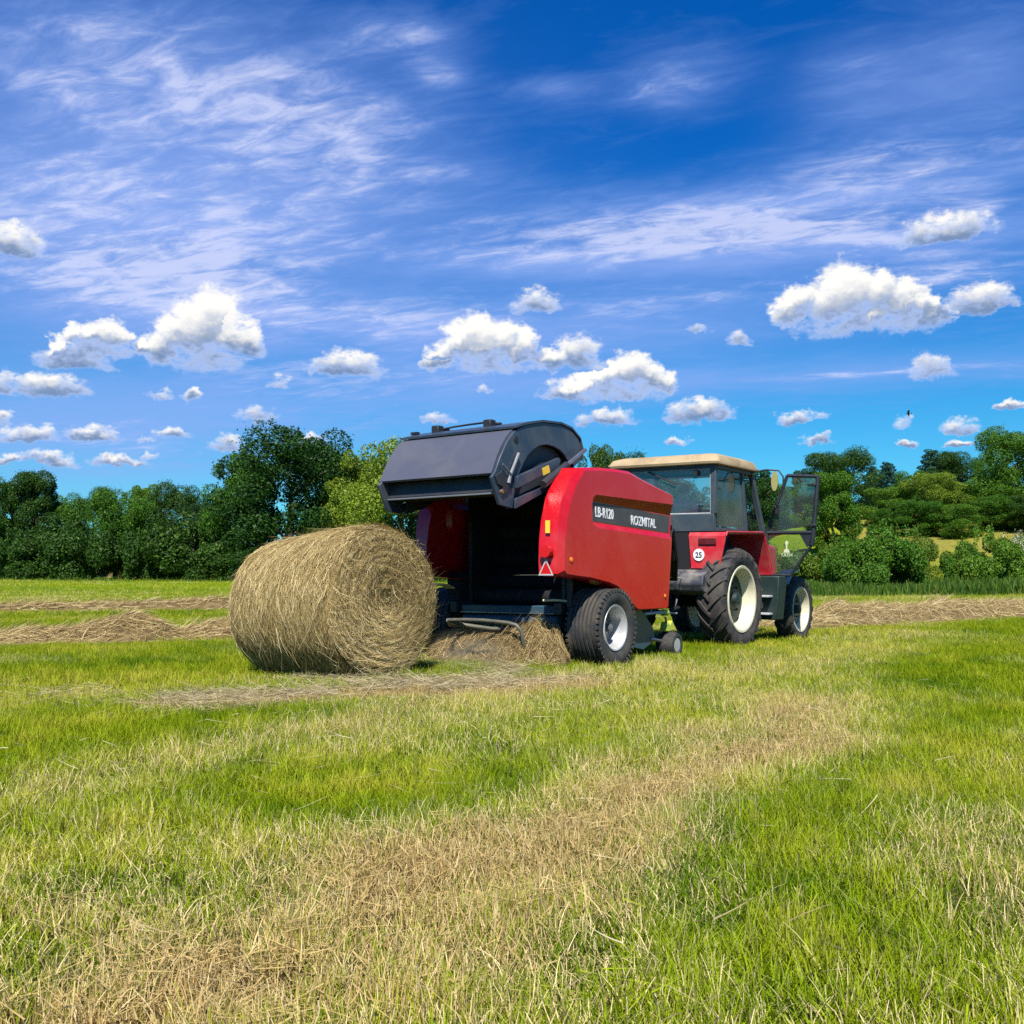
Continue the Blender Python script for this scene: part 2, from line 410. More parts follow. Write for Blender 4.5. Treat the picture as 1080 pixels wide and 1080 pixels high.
fine = M('MULTIPLY_ADD', wisp, 0.7, -0.35)
lit = M('ADD', M('ADD', M('MULTIPLY', M('MINIMUM', bte, 0.75), 0.95), -0.20), M('ADD', relief, fine))
lit = SM(lit, -0.12, 0.60)
thin = SM(dens, 0.2, 1.05)
shade_c = MIXC(thin, (3.6, 4.5, 6.8), (1.35, 2.05, 3.5))
cum_c = MIXC(lit, shade_c, (7.6, 7.45, 7.1))
fin = MIXC(cum_a, skycol, cum_c)
bg = N(nt, 'ShaderNodeBackground'); bg.inputs[1].default_value = 0.084
wo = N(nt, 'ShaderNodeOutputWorld'); L(nt, fin, bg.inputs[0]); L(nt, bg.outputs[0], wo.inputs[0])
w.cycles.sampling_method = 'MANUAL'; w.cycles.sample_map_resolution = 512

sl = bpy.data.lights.new('sun', 'SUN'); sun = bpy.data.objects.new('sun', sl); COL.objects.link(sun)
sl.energy = 4.9; sl.angle = R(0.53); sl.color = (1.0, 0.955, 0.88)
sd = Vector((SUN_DIR.x * math.cos(R(SUN_EL)), SUN_DIR.y * math.cos(R(SUN_EL)), math.sin(R(SUN_EL))))
sun.rotation_euler = sd.to_track_quat('Z', 'Y').to_euler()
scene.view_settings.view_transform = 'Standard'; scene.view_settings.look = 'None'
scene.view_settings.exposure = 0.72; scene.view_settings.gamma = 1.0

# ------------------------------------------------------------------ materials
red = paint('red_bodywork', (0.47, 0.003, 0.009), 0.26, dirt=(0.56, 0.10, 0.09), dirt_amt=0.26, scale=1.7, coat=0.10, hard=(0.45, 0.75))
red_edge = paint('red_trim', (0.52, 0.03, 0.035), 0.36, dirt=(0.55, 0.18, 0.16), dirt_amt=0.4, scale=3, coat=0.2)
tred = paint('tractor_red', (0.55, 0.02, 0.035), 0.42, dirt=(0.45, 0.16, 0.13), dirt_amt=0.5, scale=5)
slate = paint('slate_paint', (0.026, 0.040, 0.064), 0.34, dirt=(0.13, 0.125, 0.12), dirt_amt=0.45, scale=2.2, coat=0.1)
dark = paint('dark_metal', (0.018, 0.021, 0.028), 0.5, dirt=(0.06, 0.055, 0.05), dirt_amt=0.5, scale=5)
black = paint('black_metal', (0.012, 0.012, 0.015), 0.55, dirt=(0.03, 0.03, 0.03), scale=5)
petrol = paint('petrol_paint', (0.028, 0.068, 0.100), 0.30, dirt=(0.08, 0.08, 0.07), dirt_amt=0.5, scale=4)
steel = paint('bare_steel', (0.42, 0.43, 0.44), 0.35, metal=0.9, dirt=(0.18, 0.15, 0.11), dirt_amt=0.4, scale=8)
silver = paint('silver_rim', (0.50, 0.50, 0.49), 0.38, metal=0.35, dirt=(0.22, 0.19, 0.14), dirt_amt=0.45, scale=6)
cream = paint('cream_rim', (0.62, 0.57, 0.40), 0.5, dirt=(0.34, 0.28, 0.17), dirt_amt=0.5, scale=6)
beige = paint('beige_roof', (0.42, 0.31, 0.17), 0.65, dirt=(0.22, 0.15, 0.08), dirt_amt=0.75, scale=3.5, bump=0.1)
cabgrey = paint('cab_slate', (0.035, 0.055, 0.070), 0.45, dirt=(0.10, 0.10, 0.09), dirt_amt=0.5, scale=4)
rubber = paint('tyre_rubber', (0.022, 0.022, 0.024), 0.75, dirt=(0.11, 0.09, 0.065), dirt_amt=0.55, scale=7, bump=0.25, bscale=45)
rubber_dusty = paint('dusty_rubber', (0.018, 0.018, 0.022), 0.75, dirt=(0.085, 0.070, 0.052), dirt_amt=0.7, scale=6, bump=0.25, bscale=45, hard=(0.35, 0.62))
decal = paint('decal_grey', (0.055, 0.052, 0.055), 0.45, dirt=(0.12, 0.10, 0.09), dirt_amt=0.5, scale=4)
white = paint('white_lettering', (0.80, 0.80, 0.80), 0.5, dirt=(0.6, 0.58, 0.55), scale=9)
yellow = paint('yellow_sticker', (0.75, 0.50, 0.04), 0.5, dirt=(0.5, 0.33, 0.06), scale=9)
amber = paint('amber_lens', (0.80, 0.22, 0.02), 0.2, dirt=(0.6, 0.15, 0.02), scale=9)
redlens = paint('red_lens', (0.55, 0.01, 0.015), 0.2, dirt=(0.4, 0.01, 0.01), scale=9)
limeplastic = paint('lime_plastic', (0.45, 0.50, 0.06), 0.5, dirt=(0.3, 0.3, 0.08), scale=9)
pale = paint('pale_lit_dusty_guard', (0.72, 0.62, 0.34), 0.6, dirt=(0.35, 0.28, 0.14), dirt_amt=0.6, scale=6)  # guard colour brightened to stand for sunlight that misses it
lightgrey = paint('light_grey_paint', (0.45, 0.46, 0.46), 0.5, dirt=(0.25, 0.23, 0.2), dirt_amt=0.5, scale=6)
glass_rear = glass('cab_rear_glass', (0.88, 0.95, 0.96), 0.05, (0.55, 0.60, 0.62), 0.04)
glass_side = glass('cab_side_glass', (0.86, 0.95, 0.93), 0.07, (0.50, 0.56, 0.55), 0.06)
glass_door = glass('door_glass', (0.80, 0.90, 0.86), 0.05, (0.40, 0.43, 0.40), 0.25)
skin = paint('skin', (0.80, 0.50, 0.38), 0.5, dirt=(0.42, 0.2, 0.14), scale=6)
shirt = paint('pink_shirt', (0.90, 0.33, 0.30), 0.8, dirt=(0.80, 0.26, 0.24), scale=9)
jeans = paint('jeans', (0.04, 0.06, 0.12), 0.8, scale=9)
hairm = paint('hair', (0.22, 0.14, 0.08), 0.7, scale=20)
vinyl = paint('black_vinyl', (0.02, 0.02, 0.02), 0.5, scale=9)
straw_cols = [(0.0, (0.12, 0.075, 0.022)), (0.3, (0.34, 0.235, 0.08)), (0.65, (0.52, 0.385, 0.155)), (0.9, (0.70, 0.57, 0.28)), (1.0, (0.80, 0.70, 0.43))]
straw = fibre('straw', straw_cols, 0.65, 0.18)
straw_dark = fibre('straw_core', [(0.0, (0.08, 0.052, 0.02)), (1.0, (0.20, 0.135, 0.052))], 0.8, 0.0, 0.5, 6)
hay_cols = [(0.0, (0.14, 0.09, 0.033)), (0.4, (0.38, 0.265, 0.105)), (0.8, (0.60, 0.46, 0.21)), (1.0, (0.74, 0.62, 0.35))]
hay = fibre('hay', hay_cols, 0.75, 0.2)
hay_brown_shade = fibre('brown_shaded_hay', [(0.0, (0.09, 0.058, 0.022)), (0.5, (0.31, 0.215, 0.085)), (0.9, (0.52, 0.39, 0.18)), (1.0, (0.66, 0.53, 0.28))], 0.75, 0.15)  # browner, darker copy of hay; partial shade is in the tone
hay_core = fibre('hay_core', [(0.0, (0.12, 0.08, 0.03)), (1.0, (0.20, 0.14, 0.06))], 0.9, 0.0, 0.5, 5)

# ------------------------------------------------------------------ ground
def polar_ground():
    rr = np.concatenate([[0.0], np.geomspace(0.5, 1500, 170)])
    th = np.concatenate([np.linspace(-0.75, 0.75, 220), np.linspace(0.75, 2 * math.pi - 0.75, 60)[1:-1]])
    RR, TH = np.meshgrid(rr, th, indexing='ij')
    X = RR * np.sin(TH); Y = RR * np.cos(TH); Z = terrain(X, Y)
    n, k = X.shape
    v = np.stack([X, Y, Z], -1).reshape(-1, 3)
    i = np.arange(n - 1)[:, None]; j = np.arange(k)[None, :]; j2 = (j + 1) % k
    q = np.stack([i * k + j + 0 * i, (i + 1) * k + j, (i + 1) * k + j2, i * k + j2], -1).reshape(-1, 4)
    q = q[:, ::-1]
    me = np_mesh('ground', v, q)
    d = dryness(v[:, 0], v[:, 1])
    dist = np.hypot(v[:, 0], v[:, 1]); u = v[:, 0] / np.maximum(v[:, 1], 1)
    # far mown fields: paler on the slope to the right, straw-coloured bare stripe behind the hedge
    far = sstep(40, 60, dist)
    slope = 0.30 + 0.35 * np.exp(-((dist - 80) / 20) ** 2) * sstep(0.3, 0.36, u)
    flat = 0.22 + 0.10 * np.sin(v[:, 0] * 0.22 + v[:, 1] * 0.55) + 0.3 * (fbm(v[:, 0] * .05, v[:, 1] * .12, 3) - .5)
    d = d * (1 - far) + far * np.where(u > 0.12, slope, flat)
    a = me.attributes.new('dry', 'FLOAT', 'POINT'); a.data.foreach_set('value', d.astype(np.float32))
    m, nt, out = mat('field_soil')
    at = N(nt, 'ShaderNodeAttribute', attribute_name='dry')
    gcrd = N(nt, 'ShaderNodeNewGeometry')
    n1 = N(nt, 'ShaderNodeTexNoise', i_Scale=0.5, i_Detail=12.0, i_Roughness=0.75); L(nt, gcrd.outputs['Position'], n1.inputs['Vector'])
    n2 = N(nt, 'ShaderNodeTexNoise', i_Scale=9.0, i_Detail=6.0, i_Roughness=0.7); L(nt, gcrd.outputs['Position'], n2.inputs['Vector'])
    f = N(nt, 'ShaderNodeMath', operation='MULTIPLY_ADD'); L(nt, n1.outputs[0], f.inputs[0]); f.inputs[1].default_value = 0.7; f.inputs[2].default_value = -0.35
    f2 = N(nt, 'ShaderNodeMath', operation='ADD', use_clamp=True); L(nt, f.outputs[0], f2.inputs[0]); L(nt, at.outputs['Fac'], f2.inputs[1])
    c = ramp(nt, f2.outputs[0], [(0.0, (0.09, 0.175, 0.003)), (0.35, (0.22, 0.270, 0.005)), (0.7, (0.26, 0.215, 0.05)), (1.0, (0.33, 0.25, 0.10))])
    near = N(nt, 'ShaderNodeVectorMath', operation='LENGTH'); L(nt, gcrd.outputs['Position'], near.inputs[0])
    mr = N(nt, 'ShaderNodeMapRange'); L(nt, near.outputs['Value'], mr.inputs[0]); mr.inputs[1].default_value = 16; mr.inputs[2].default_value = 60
    mr.inputs[3].default_value = 0.20; mr.inputs[4].default_value = 1.0   # near soil and thatch, darkened further as shade between blades; far off only blades
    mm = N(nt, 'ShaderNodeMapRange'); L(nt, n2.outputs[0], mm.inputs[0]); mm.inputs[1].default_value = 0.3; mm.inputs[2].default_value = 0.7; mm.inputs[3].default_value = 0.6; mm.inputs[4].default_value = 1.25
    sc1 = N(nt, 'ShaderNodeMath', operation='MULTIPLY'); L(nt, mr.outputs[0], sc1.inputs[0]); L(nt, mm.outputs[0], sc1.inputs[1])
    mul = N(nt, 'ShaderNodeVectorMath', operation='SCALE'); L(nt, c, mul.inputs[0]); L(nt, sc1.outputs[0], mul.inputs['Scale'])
    p = N(nt, 'ShaderNodeBsdfPrincipled', i_Roughness=0.95); p.inputs['Specular IOR Level'].default_value = 0.1
    L(nt, mul.outputs[0], p.inputs['Base Color'])
    b = N(nt, 'ShaderNodeBump', i_Strength=0.9, i_Distance=0.06); L(nt, n2.outputs[0], b.inputs['Height']); L(nt, b.outputs[0], p.inputs['Normal'])
    L(nt, p.outputs[0], out.inputs[0])
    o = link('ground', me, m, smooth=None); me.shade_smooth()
    tag(o, kind='structure')
polar_ground()

# ------------------------------------------------------------------ grass
def grass_material():
    m, nt, out = mat('grass_blades')
    g = N(nt, 'ShaderNodeNewGeometry')
    at = N(nt, 'ShaderNodeAttribute', attribute_name='dry', attribute_type='INSTANCER')
    ti = N(nt, 'ShaderNodeAttribute', attribute_name='tint', attribute_type='INSTANCER')
    gr = ramp(nt, ti.outputs['Fac'], [(0.0, (0.075, 0.160, 0.002)), (0.3, (0.195, 0.285, 0.002)), (0.65, (0.315, 0.375, 0.010)), (1.0, (0.50, 0.470, 0.050))])
    dr = ramp(nt, g.outputs['Random Per Island'], [(0.0, (0.14, 0.075, 0.022)), (0.4, (0.38, 0.255, 0.085)), (0.8, (0.62, 0.465, 0.19)), (1.0, (0.80, 0.67, 0.35))])
    wn = N(nt, 'ShaderNodeTexWhiteNoise', noise_dimensions='1D'); L(nt, g.outputs['Random Per Island'], wn.inputs['W'])
    vr = N(nt, 'ShaderNodeMapRange'); L(nt, wn.outputs['Value'], vr.inputs[0]); vr.inputs[3].default_value = 0.45; vr.inputs[4].default_value = 1.35
    vs = N(nt, 'ShaderNodeVectorMath', operation='SCALE'); L(nt, gr, vs.inputs[0]); L(nt, vr.outputs[0], vs.inputs['Scale']); gr = vs.outputs[0]
    th = N(nt, 'ShaderNodeMath', operation='MULTIPLY_ADD'); L(nt, g.outputs['Random Per Island'], th.inputs[0]); th.inputs[1].default_value = 0.8; th.inputs[2].default_value = -0.4
    ad = N(nt, 'ShaderNodeMath', operation='ADD'); L(nt, th.outputs[0], ad.inputs[0]); L(nt, at.outputs['Fac'], ad.inputs[1])
    sm = N(nt, 'ShaderNodeMapRange', interpolation_type='SMOOTHSTEP'); L(nt, ad.outputs[0], sm.inputs[0]); sm.inputs[1].default_value = 0.38; sm.inputs[2].default_value = 0.62
    mx = N(nt, 'ShaderNodeMix', data_type='RGBA'); L(nt, sm.outputs[0], mx.inputs[0]); L(nt, gr, mx.inputs[6]); L(nt, dr, mx.inputs[7])
    p = N(nt, 'ShaderNodeBsdfPrincipled', i_Roughness=0.6); p.inputs['Specular IOR Level'].default_value = 0.10
    t = N(nt, 'ShaderNodeBsdfTranslucent'); L(nt, mx.outputs[2], p.inputs['Base Color']); L(nt, mx.outputs[2], t.inputs[0])
    ms = N(nt, 'ShaderNodeMixShader', i_0=0.28); L(nt, p.outputs[0], ms.inputs[1]); L(nt, t.outputs[0], ms.inputs[2])
    L(nt, ms.outputs[0], out.inputs[0])
    return m
GRASS_M = grass_material()

def tuft_mesh(name, nb, h0, h1, wid, spread, lean, lying=0, seed=0):
    r = np.random.default_rng(seed); k = 5
    n = nb + lying
    base = np.zeros((n, 3)); ang = r.random(n) * 6.283; rad = spread * np.sqrt(r.random(n))
    base[:, 0] = rad * np.cos(ang); base[:, 1] = rad * np.sin(ang); base[:, 2] = -0.008
    h = h0 + (h1 - h0) * r.random(n) ** 1.3
    la = r.random(n) * 6.283; lm = lean * (0.2 + r.random(n))
    t = np.linspace(0, 1, k)[None, :, None]
    dirv = np.stack([np.cos(la) * lm, np.sin(la) * lm, np.ones(n)], -1)
    p = base[:, None, :] + h[:, None, None] * (t * np.stack([0 * la, 0 * la, np.ones(n)], -1)[:, None, :] * (1 - 0.25 * lm[:, None, None] * t) + t ** 1.8 * np.stack([np.cos(la) * lm, np.sin(la) * lm, 0 * la], -1)[:, None, :])
    if lying:
        i = slice(nb, n); ll = (0.06 + 0.12 * r.random(lying))[:, None, None]
        d = np.stack([np.cos(la[i]), np.sin(la[i]), 0.25 * (r.random(lying) - 0.4)], -1)[:, None, :]
        p[i] = base[i][:, None, :] + np.array([0, 0, 0.02])[None, None, :] + r.random(lying)[:, None, None] * np.array([0, 0, 0.04])[None, None, :] + (t - 0.5) * ll * d
    side = unit(np.stack([-np.sin(la + 0.7 * (r.random(n) - .5)), np.cos(la), 0.1 * r.standard_normal(n)], -1))
    sa = r.random(n) * 6.283
    side[: nb] = np.stack([np.cos(sa), np.sin(sa), 0 * sa], -1)[: nb]
    v, q = ribbons(p, wid * (0.7 + 0.6 * r.random(n)), side)
    me = np_mesh(name, v, q); me.materials.append(GRASS_M); me.shade_smooth()
    return me

def build_grass():
    src = bpy.data.collections.new('grass_tuft_sources')     # never linked to the scene: only what the nodes copy
    protos = []
    for i in range(4): protos.append(tuft_mesh('grass_tuft', 13, 0.035, 0.085, 0.0042, 0.045, 0.62, 0, 20 + i))
    for i in range(3): protos.append(tuft_mesh('grass_tuft', 9, 0.04, 0.105, 0.0042, 0.05, 0.55, 0, 30 + i))
    for i in range(4): protos.append(tuft_mesh('stubble_tuft', 13, 0.04, 0.09, 0.0040, 0.055, 0.34, 1, 40 + i))
    for i, me in enumerate(protos):
        o = bpy.data.objects.new('tuft_%02d' % i, me); src.objects.link(o)
    P = []
    bands = [(1.15, 2.6, 1500, 1.0), (2.6, 4.5, 1250, 1.0), (4.5, 8, 760, 1.0), (8, 14, 420, 1.1), (14, 24, 150, 1.4), (24, 42, 40, 1.9), (42, 75, 9, 2.8)]
    for a, b, den, sc in bands:
        # wider than the field of view, so the turf goes on past the edges of the picture
        wmax = 1.3 * b + 4.4; n = int(wmax * (b - a) * den)
        d = a + rng.random(n) * (b - a); x = (rng.random(n) - 0.5) * wmax
        ok = np.abs(x) < 0.65 * d + 2.2
        P.append(np.stack([x[ok], d[ok], np.full(ok.sum(), sc)], -1))
    P = np.concatenate(P); X, Y = P[:, 0], P[:, 1]; n = len(P)
    keep = np.ones(n, bool)
    # none grows through the bale
    bx, by = (X + 1.70), (Y - 9.75); ax = bx * 0.788 - by * 0.616; fy = bx * 0.616 + by * 0.788
    keep &= ~((np.abs(ax) < 0.66) & (np.abs(fy) < 0.22))
    P = P[keep]; X, Y = P[:, 0], P[:, 1]; n = len(P)
    dry = dryness(X, Y)
    q = X * STRIP_R[0] + Y * STRIP_R[1]
    tint = 0.56 + 0.50 * (fbm(X * 0.8 + 5, Y * 0.8, 3) - 0.5) + 0.75 * (fbm(X * 3.0 + 2, Y * 3.0 + 8, 3) - 0.5) + 0.45 * (fbm(X * 0.2, Y * 0.2 + 9, 3) - 0.5) + 0.12 * np.sin(q * 2 * math.pi / 4.2) + 0.34 * (rng.random(n) - 0.5) - 0.04
    # darker green strip left of the bale
    dk = np.exp(-((Y - 10.0 + 0.15 * X) / 0.9) ** 2) * sstep(-1.5, -2.6, X)
    tint = np.clip(tint - 0.30 * dk, 0, 1)
    kind = np.where(rng.random(n) < np.clip(dry * 1.2 - 0.2, 0, 0.85), 7 + rng.integers(0, 4, n), np.where(rng.random(n) < 0.25, 4 + rng.integers(0, 3, n), rng.integers(0, 4, n)))
    clump = fbm(X * 5.5 + 31, Y * 5.5, 2)
    hgt = (0.70 + 0.5 * fbm(X * 1.3 + 70, Y * 1.3, 3)) * (0.30 + 1.35 * clump) * (0.75 + 0.5 * rng.random(n))
    tint = np.clip(tint + 0.75 * (clump - 0.5), 0, 1)
    # pressed flat and worn under the machine
    me = bpy.data.meshes.new('grass'); me.vertices.add(n)
    co = np.stack([X, Y, terrain(X, Y)], -1).astype(np.float32); me.vertices.foreach_set('co', co.ravel())
    def attr(nm, typ, key, val):
        a = me.attributes.new(nm, typ, 'POINT'); a.data.foreach_set(key, val.ravel())
    attr('dry', 'FLOAT', 'value', dry.astype(np.float32)); attr('tint', 'FLOAT', 'value', tint.astype(np.float32))
    attr('pick', 'INT', 'value', kind.astype(np.int32))
    rot = np.stack([0.18 * rng.standard_normal(n), 0.18 * rng.standard_normal(n), rng.random(n) * 6.283], -1)
    attr('rot', 'FLOAT_VECTOR', 'vector', rot.astype(np.float32))
    s = P[:, 2]; scl = np.stack([s, s, hgt * (0.6 + 0.4 * s)], -1)
    attr('scl', 'FLOAT_VECTOR', 'vector', scl.astype(np.float32))
    o = bpy.data.objects.new('grass', me); COL.objects.link(o); me.materials.append(GRASS_M)
    ng = bpy.data.node_groups.new('grass_scatter', 'GeometryNodeTree')
    ng.interface.new_socket('Geometry', in_out='INPUT', socket_type='NodeSocketGeometry')
    ng.interface.new_socket('Geometry', in_out='OUTPUT', socket_type='NodeSocketGeometry')
    gi = ng.nodes.new('NodeGroupInput'); go = ng.nodes.new('NodeGroupOutput')
    iop = ng.nodes.new('GeometryNodeInstanceOnPoints'); ci = ng.nodes.new('GeometryNodeCollectionInfo')
    ci.inputs['Collection'].default_value = src; ci.inputs['Separate Children'].default_value = True; ci.inputs['Reset Children'].default_value = True
    def na(nm, dt):
        k = ng.nodes.new('GeometryNodeInputNamedAttribute'); k.data_type = dt; k.inputs['Name'].default_value = nm; return k.outputs['Attribute']
    ng.links.new(gi.outputs[0], iop.inputs['Points']); ng.links.new(ci.outputs[0], iop.inputs['Instance'])
    iop.inputs['Pick Instance'].default_value = True
    ng.links.new(na('pick', 'INT'), iop.inputs['Instance Index'])
    e2r = ng.nodes.new('FunctionNodeEulerToRotation'); ng.links.new(na('rot', 'FLOAT_VECTOR'), e2r.inputs[0]); ng.links.new(e2r.outputs[0], iop.inputs['Rotation'])
    ng.links.new(na('scl', 'FLOAT_VECTOR'), iop.inputs['Scale'])
    ng.links.new(iop.outputs[0], go.inputs[0])
    md = o.modifiers.new('Scatter', 'NODES'); md.node_group = ng
    tag(o, 'short mown grass, yellow green with pale straw stubble strips', 'grass', kind='stuff')
    return n
print('tufts', build_grass())

# ------------------------------------------------------------------ lettering
def lettering(txt, name, material, parent, size, sx=1.0, bold=0.0, depth=0.0015, align='LEFT'):
    cu = bpy.data.curves.new('lettering', 'FONT'); cu.body = txt; cu.size = size; cu.extrude = depth; cu.offset = bold; cu.align_x = align
    cu.resolution_u = 4
    tmp = bpy.data.objects.new('lettering_tmp', cu); COL.objects.link(tmp)
    bpy.context.view_layer.update()
    me = bpy.data.meshes.new_from_object(tmp.evaluated_get(bpy.context.evaluated_depsgraph_get()))
    bpy.data.objects.remove(tmp)
    me.transform(Matrix.Diagonal((sx, 1, 1, 1)))
    me.materials.clear()
    return link(name, me, material, parent, smooth=None)

# ------------------------------------------------------------------ wheels
def ribbed_tyre(rad, rim, wid, n=64):
    """implement tyre: rounded shoulders, straight ribs with grooves between"""
    h = wid / 2; m = MB(); prof = [(-h * 0.80, rim), (-h * 0.96, rim + (rad - rim) * 0.30), (-h, rim + (rad - rim) * 0.58), (-h * 0.94, rim + (rad - rim) * 0.85), (-h * 0.84, rad * 0.985)]
    ribs = 7; x0, x1 = -h * 0.82, h * 0.82; st = (x1 - x0) / ribs
    for i in range(ribs):
        a = x0 + i * st; crown = rad * (1 - 0.035 * ((i - 3) / 3.0) ** 2)
        prof += [(a + st * 0.12, crown), (a + st * 0.70, crown), (a + st * 0.80, crown - 0.024), (a + st * 1.02, crown - 0.024)]
    prof = prof[:-2] + [(h * 0.84, rad * 0.985), (h * 0.94, rim + (rad - rim) * 0.85), (h, rim + (rad - rim) * 0.58), (h * 0.96, rim + (rad - rim) * 0.30), (h * 0.80, rim)]
    m.lathe(prof, (0, 0, 0), 'x', n); m.f = m.f[:-2]
    for i in range(44):      # shoulder blocks
        for s in (-1, 1):
            a = 2 * math.pi * (i + 0.25 * s) / 44
            m.box((s * h * 0.93, math.sin(a) * rad * 0.952, math.cos(a) * rad * 0.952), (h * 0.13, 0.030, 0.035), (-a, 0, 0))
    return m

def lug_tyre(rad, rim, wid, lugs, n=64):
    """tractor tyre with angled bars meeting in a chevron"""
    h = wid / 2; m = MB(); body = rad * 0.945
    prof = [(-h * 0.78, rim), (-h * 0.97, rim + (body - rim) * 0.35), (-h, rim + (body - rim) * 0.62), (-h * 0.9, body * 0.965), (-h * 0.45, body), (h * 0.45, body), (h * 0.9, body * 0.965), (h, rim + (body - rim) * 0.62), (h * 0.97, rim + (body - rim) * 0.35), (h * 0.78, rim)]
    m.lathe(prof, (0, 0, 0), 'x', n); m.f = m.f[:-2]
    for i in range(lugs):
        for s in (-1, 1):
            a0 = 2 * math.pi * (i + (0.5 if s > 0 else 0)) / lugs
            loops = []
            for t in np.linspace(0, 1, 6):
                x = s * h * (-0.04 + 1.06 * t); a = a0 + (0.9 * t) * 2 * math.pi / lugs * 1.15
                drop = 0.0 if t < 0.7 else (t - 0.7) / 0.3
                ro = rad * (1 - 0.045 * t * t) - drop * 0.055 * rad; ri = body * 0.93 - drop * 0.07 * rad
                wa = (0.023 + 0.010 * t) / rad
                P = lambda r, q: (x, math.sin(a + q) * r, math.cos(a + q) * r)
                loops.append([P(ri, -wa * 1.5), P(ro, -wa), P(ro, wa), P(ri, wa * 1.5)])
            m.loft(loops, True, True)
    return m

def wheel(name, parent, loc, side, tyre_mb, rub, rad, rim, wid, rim_m, hub_m, dish, bolts=8):
    """side = +1: the outside faces +x"""
    e = empty(name, loc, parent=parent)
    if side < 0: e.rotation_euler = (0, 0, math.pi)
    tyre_mb.build('tyre', rub, e, smooth=32)
    h = wid / 2; r = MB()
    # rim barrel with a rolled lip, then a dished disc
    r.lathe([(h * 0.82, rim * 1.045), (h * 0.90, rim * 1.02), (h * 0.88, rim * 0.955), (h * 0.70, rim * 0.90), (h * 0.30, rim * 0.86), (h * 0.30 - dish * 0.5, rim * 0.82), (h * 0.3 - dish, rim * 0.80)], (0, 0, 0), 'x', 48)
    r.lathe([(-h * 0.82, rim * 1.045), (-h * 0.9, rim * 1.02), (-h * 0.85, rim * 0.93), (-h * 0.55, rim * 0.86), (-h * 0.5, rim * 0.6), (-h * 0.5, 0.0)], (0, 0, 0), 'x', 48)
    r.f = [f for f in r.f if len(f) < 40]
    c = MB(); xo = h * 0.3 - dish * 0.9
    c.lathe([(h * 0.3 - dish * 1.02, rim * 0.84), (h * 0.3 - dish * 1.05, rim * 0.66), (xo - 0.012, rim * 0.44), (xo - 0.012, 0.0)], (0, 0, 0), 'x', 40)
    c.lathe([(xo - 0.02, rim * 0.36), (xo + 0.03, rim * 0.34), (xo + 0.035, rim * 0.2), (xo + 0.10, rim * 0.18), (xo + 0.11, 0.0)], (0, 0, 0), 'x', 28)
    r.build('rim', rim_m, e, smooth=40)
    for i in range(bolts):
        a = 2 * math.pi * i / bolts
        c.lathe([(xo - 0.01, 0.016), (xo + 0.03, 0.016), (xo + 0.03, 0.0)], (0, math.sin(a) * rim * 0.47, math.cos(a) * rim * 0.47), 'x', 6)
    c.build('hub', hub_m, e, smooth=35)
    return e

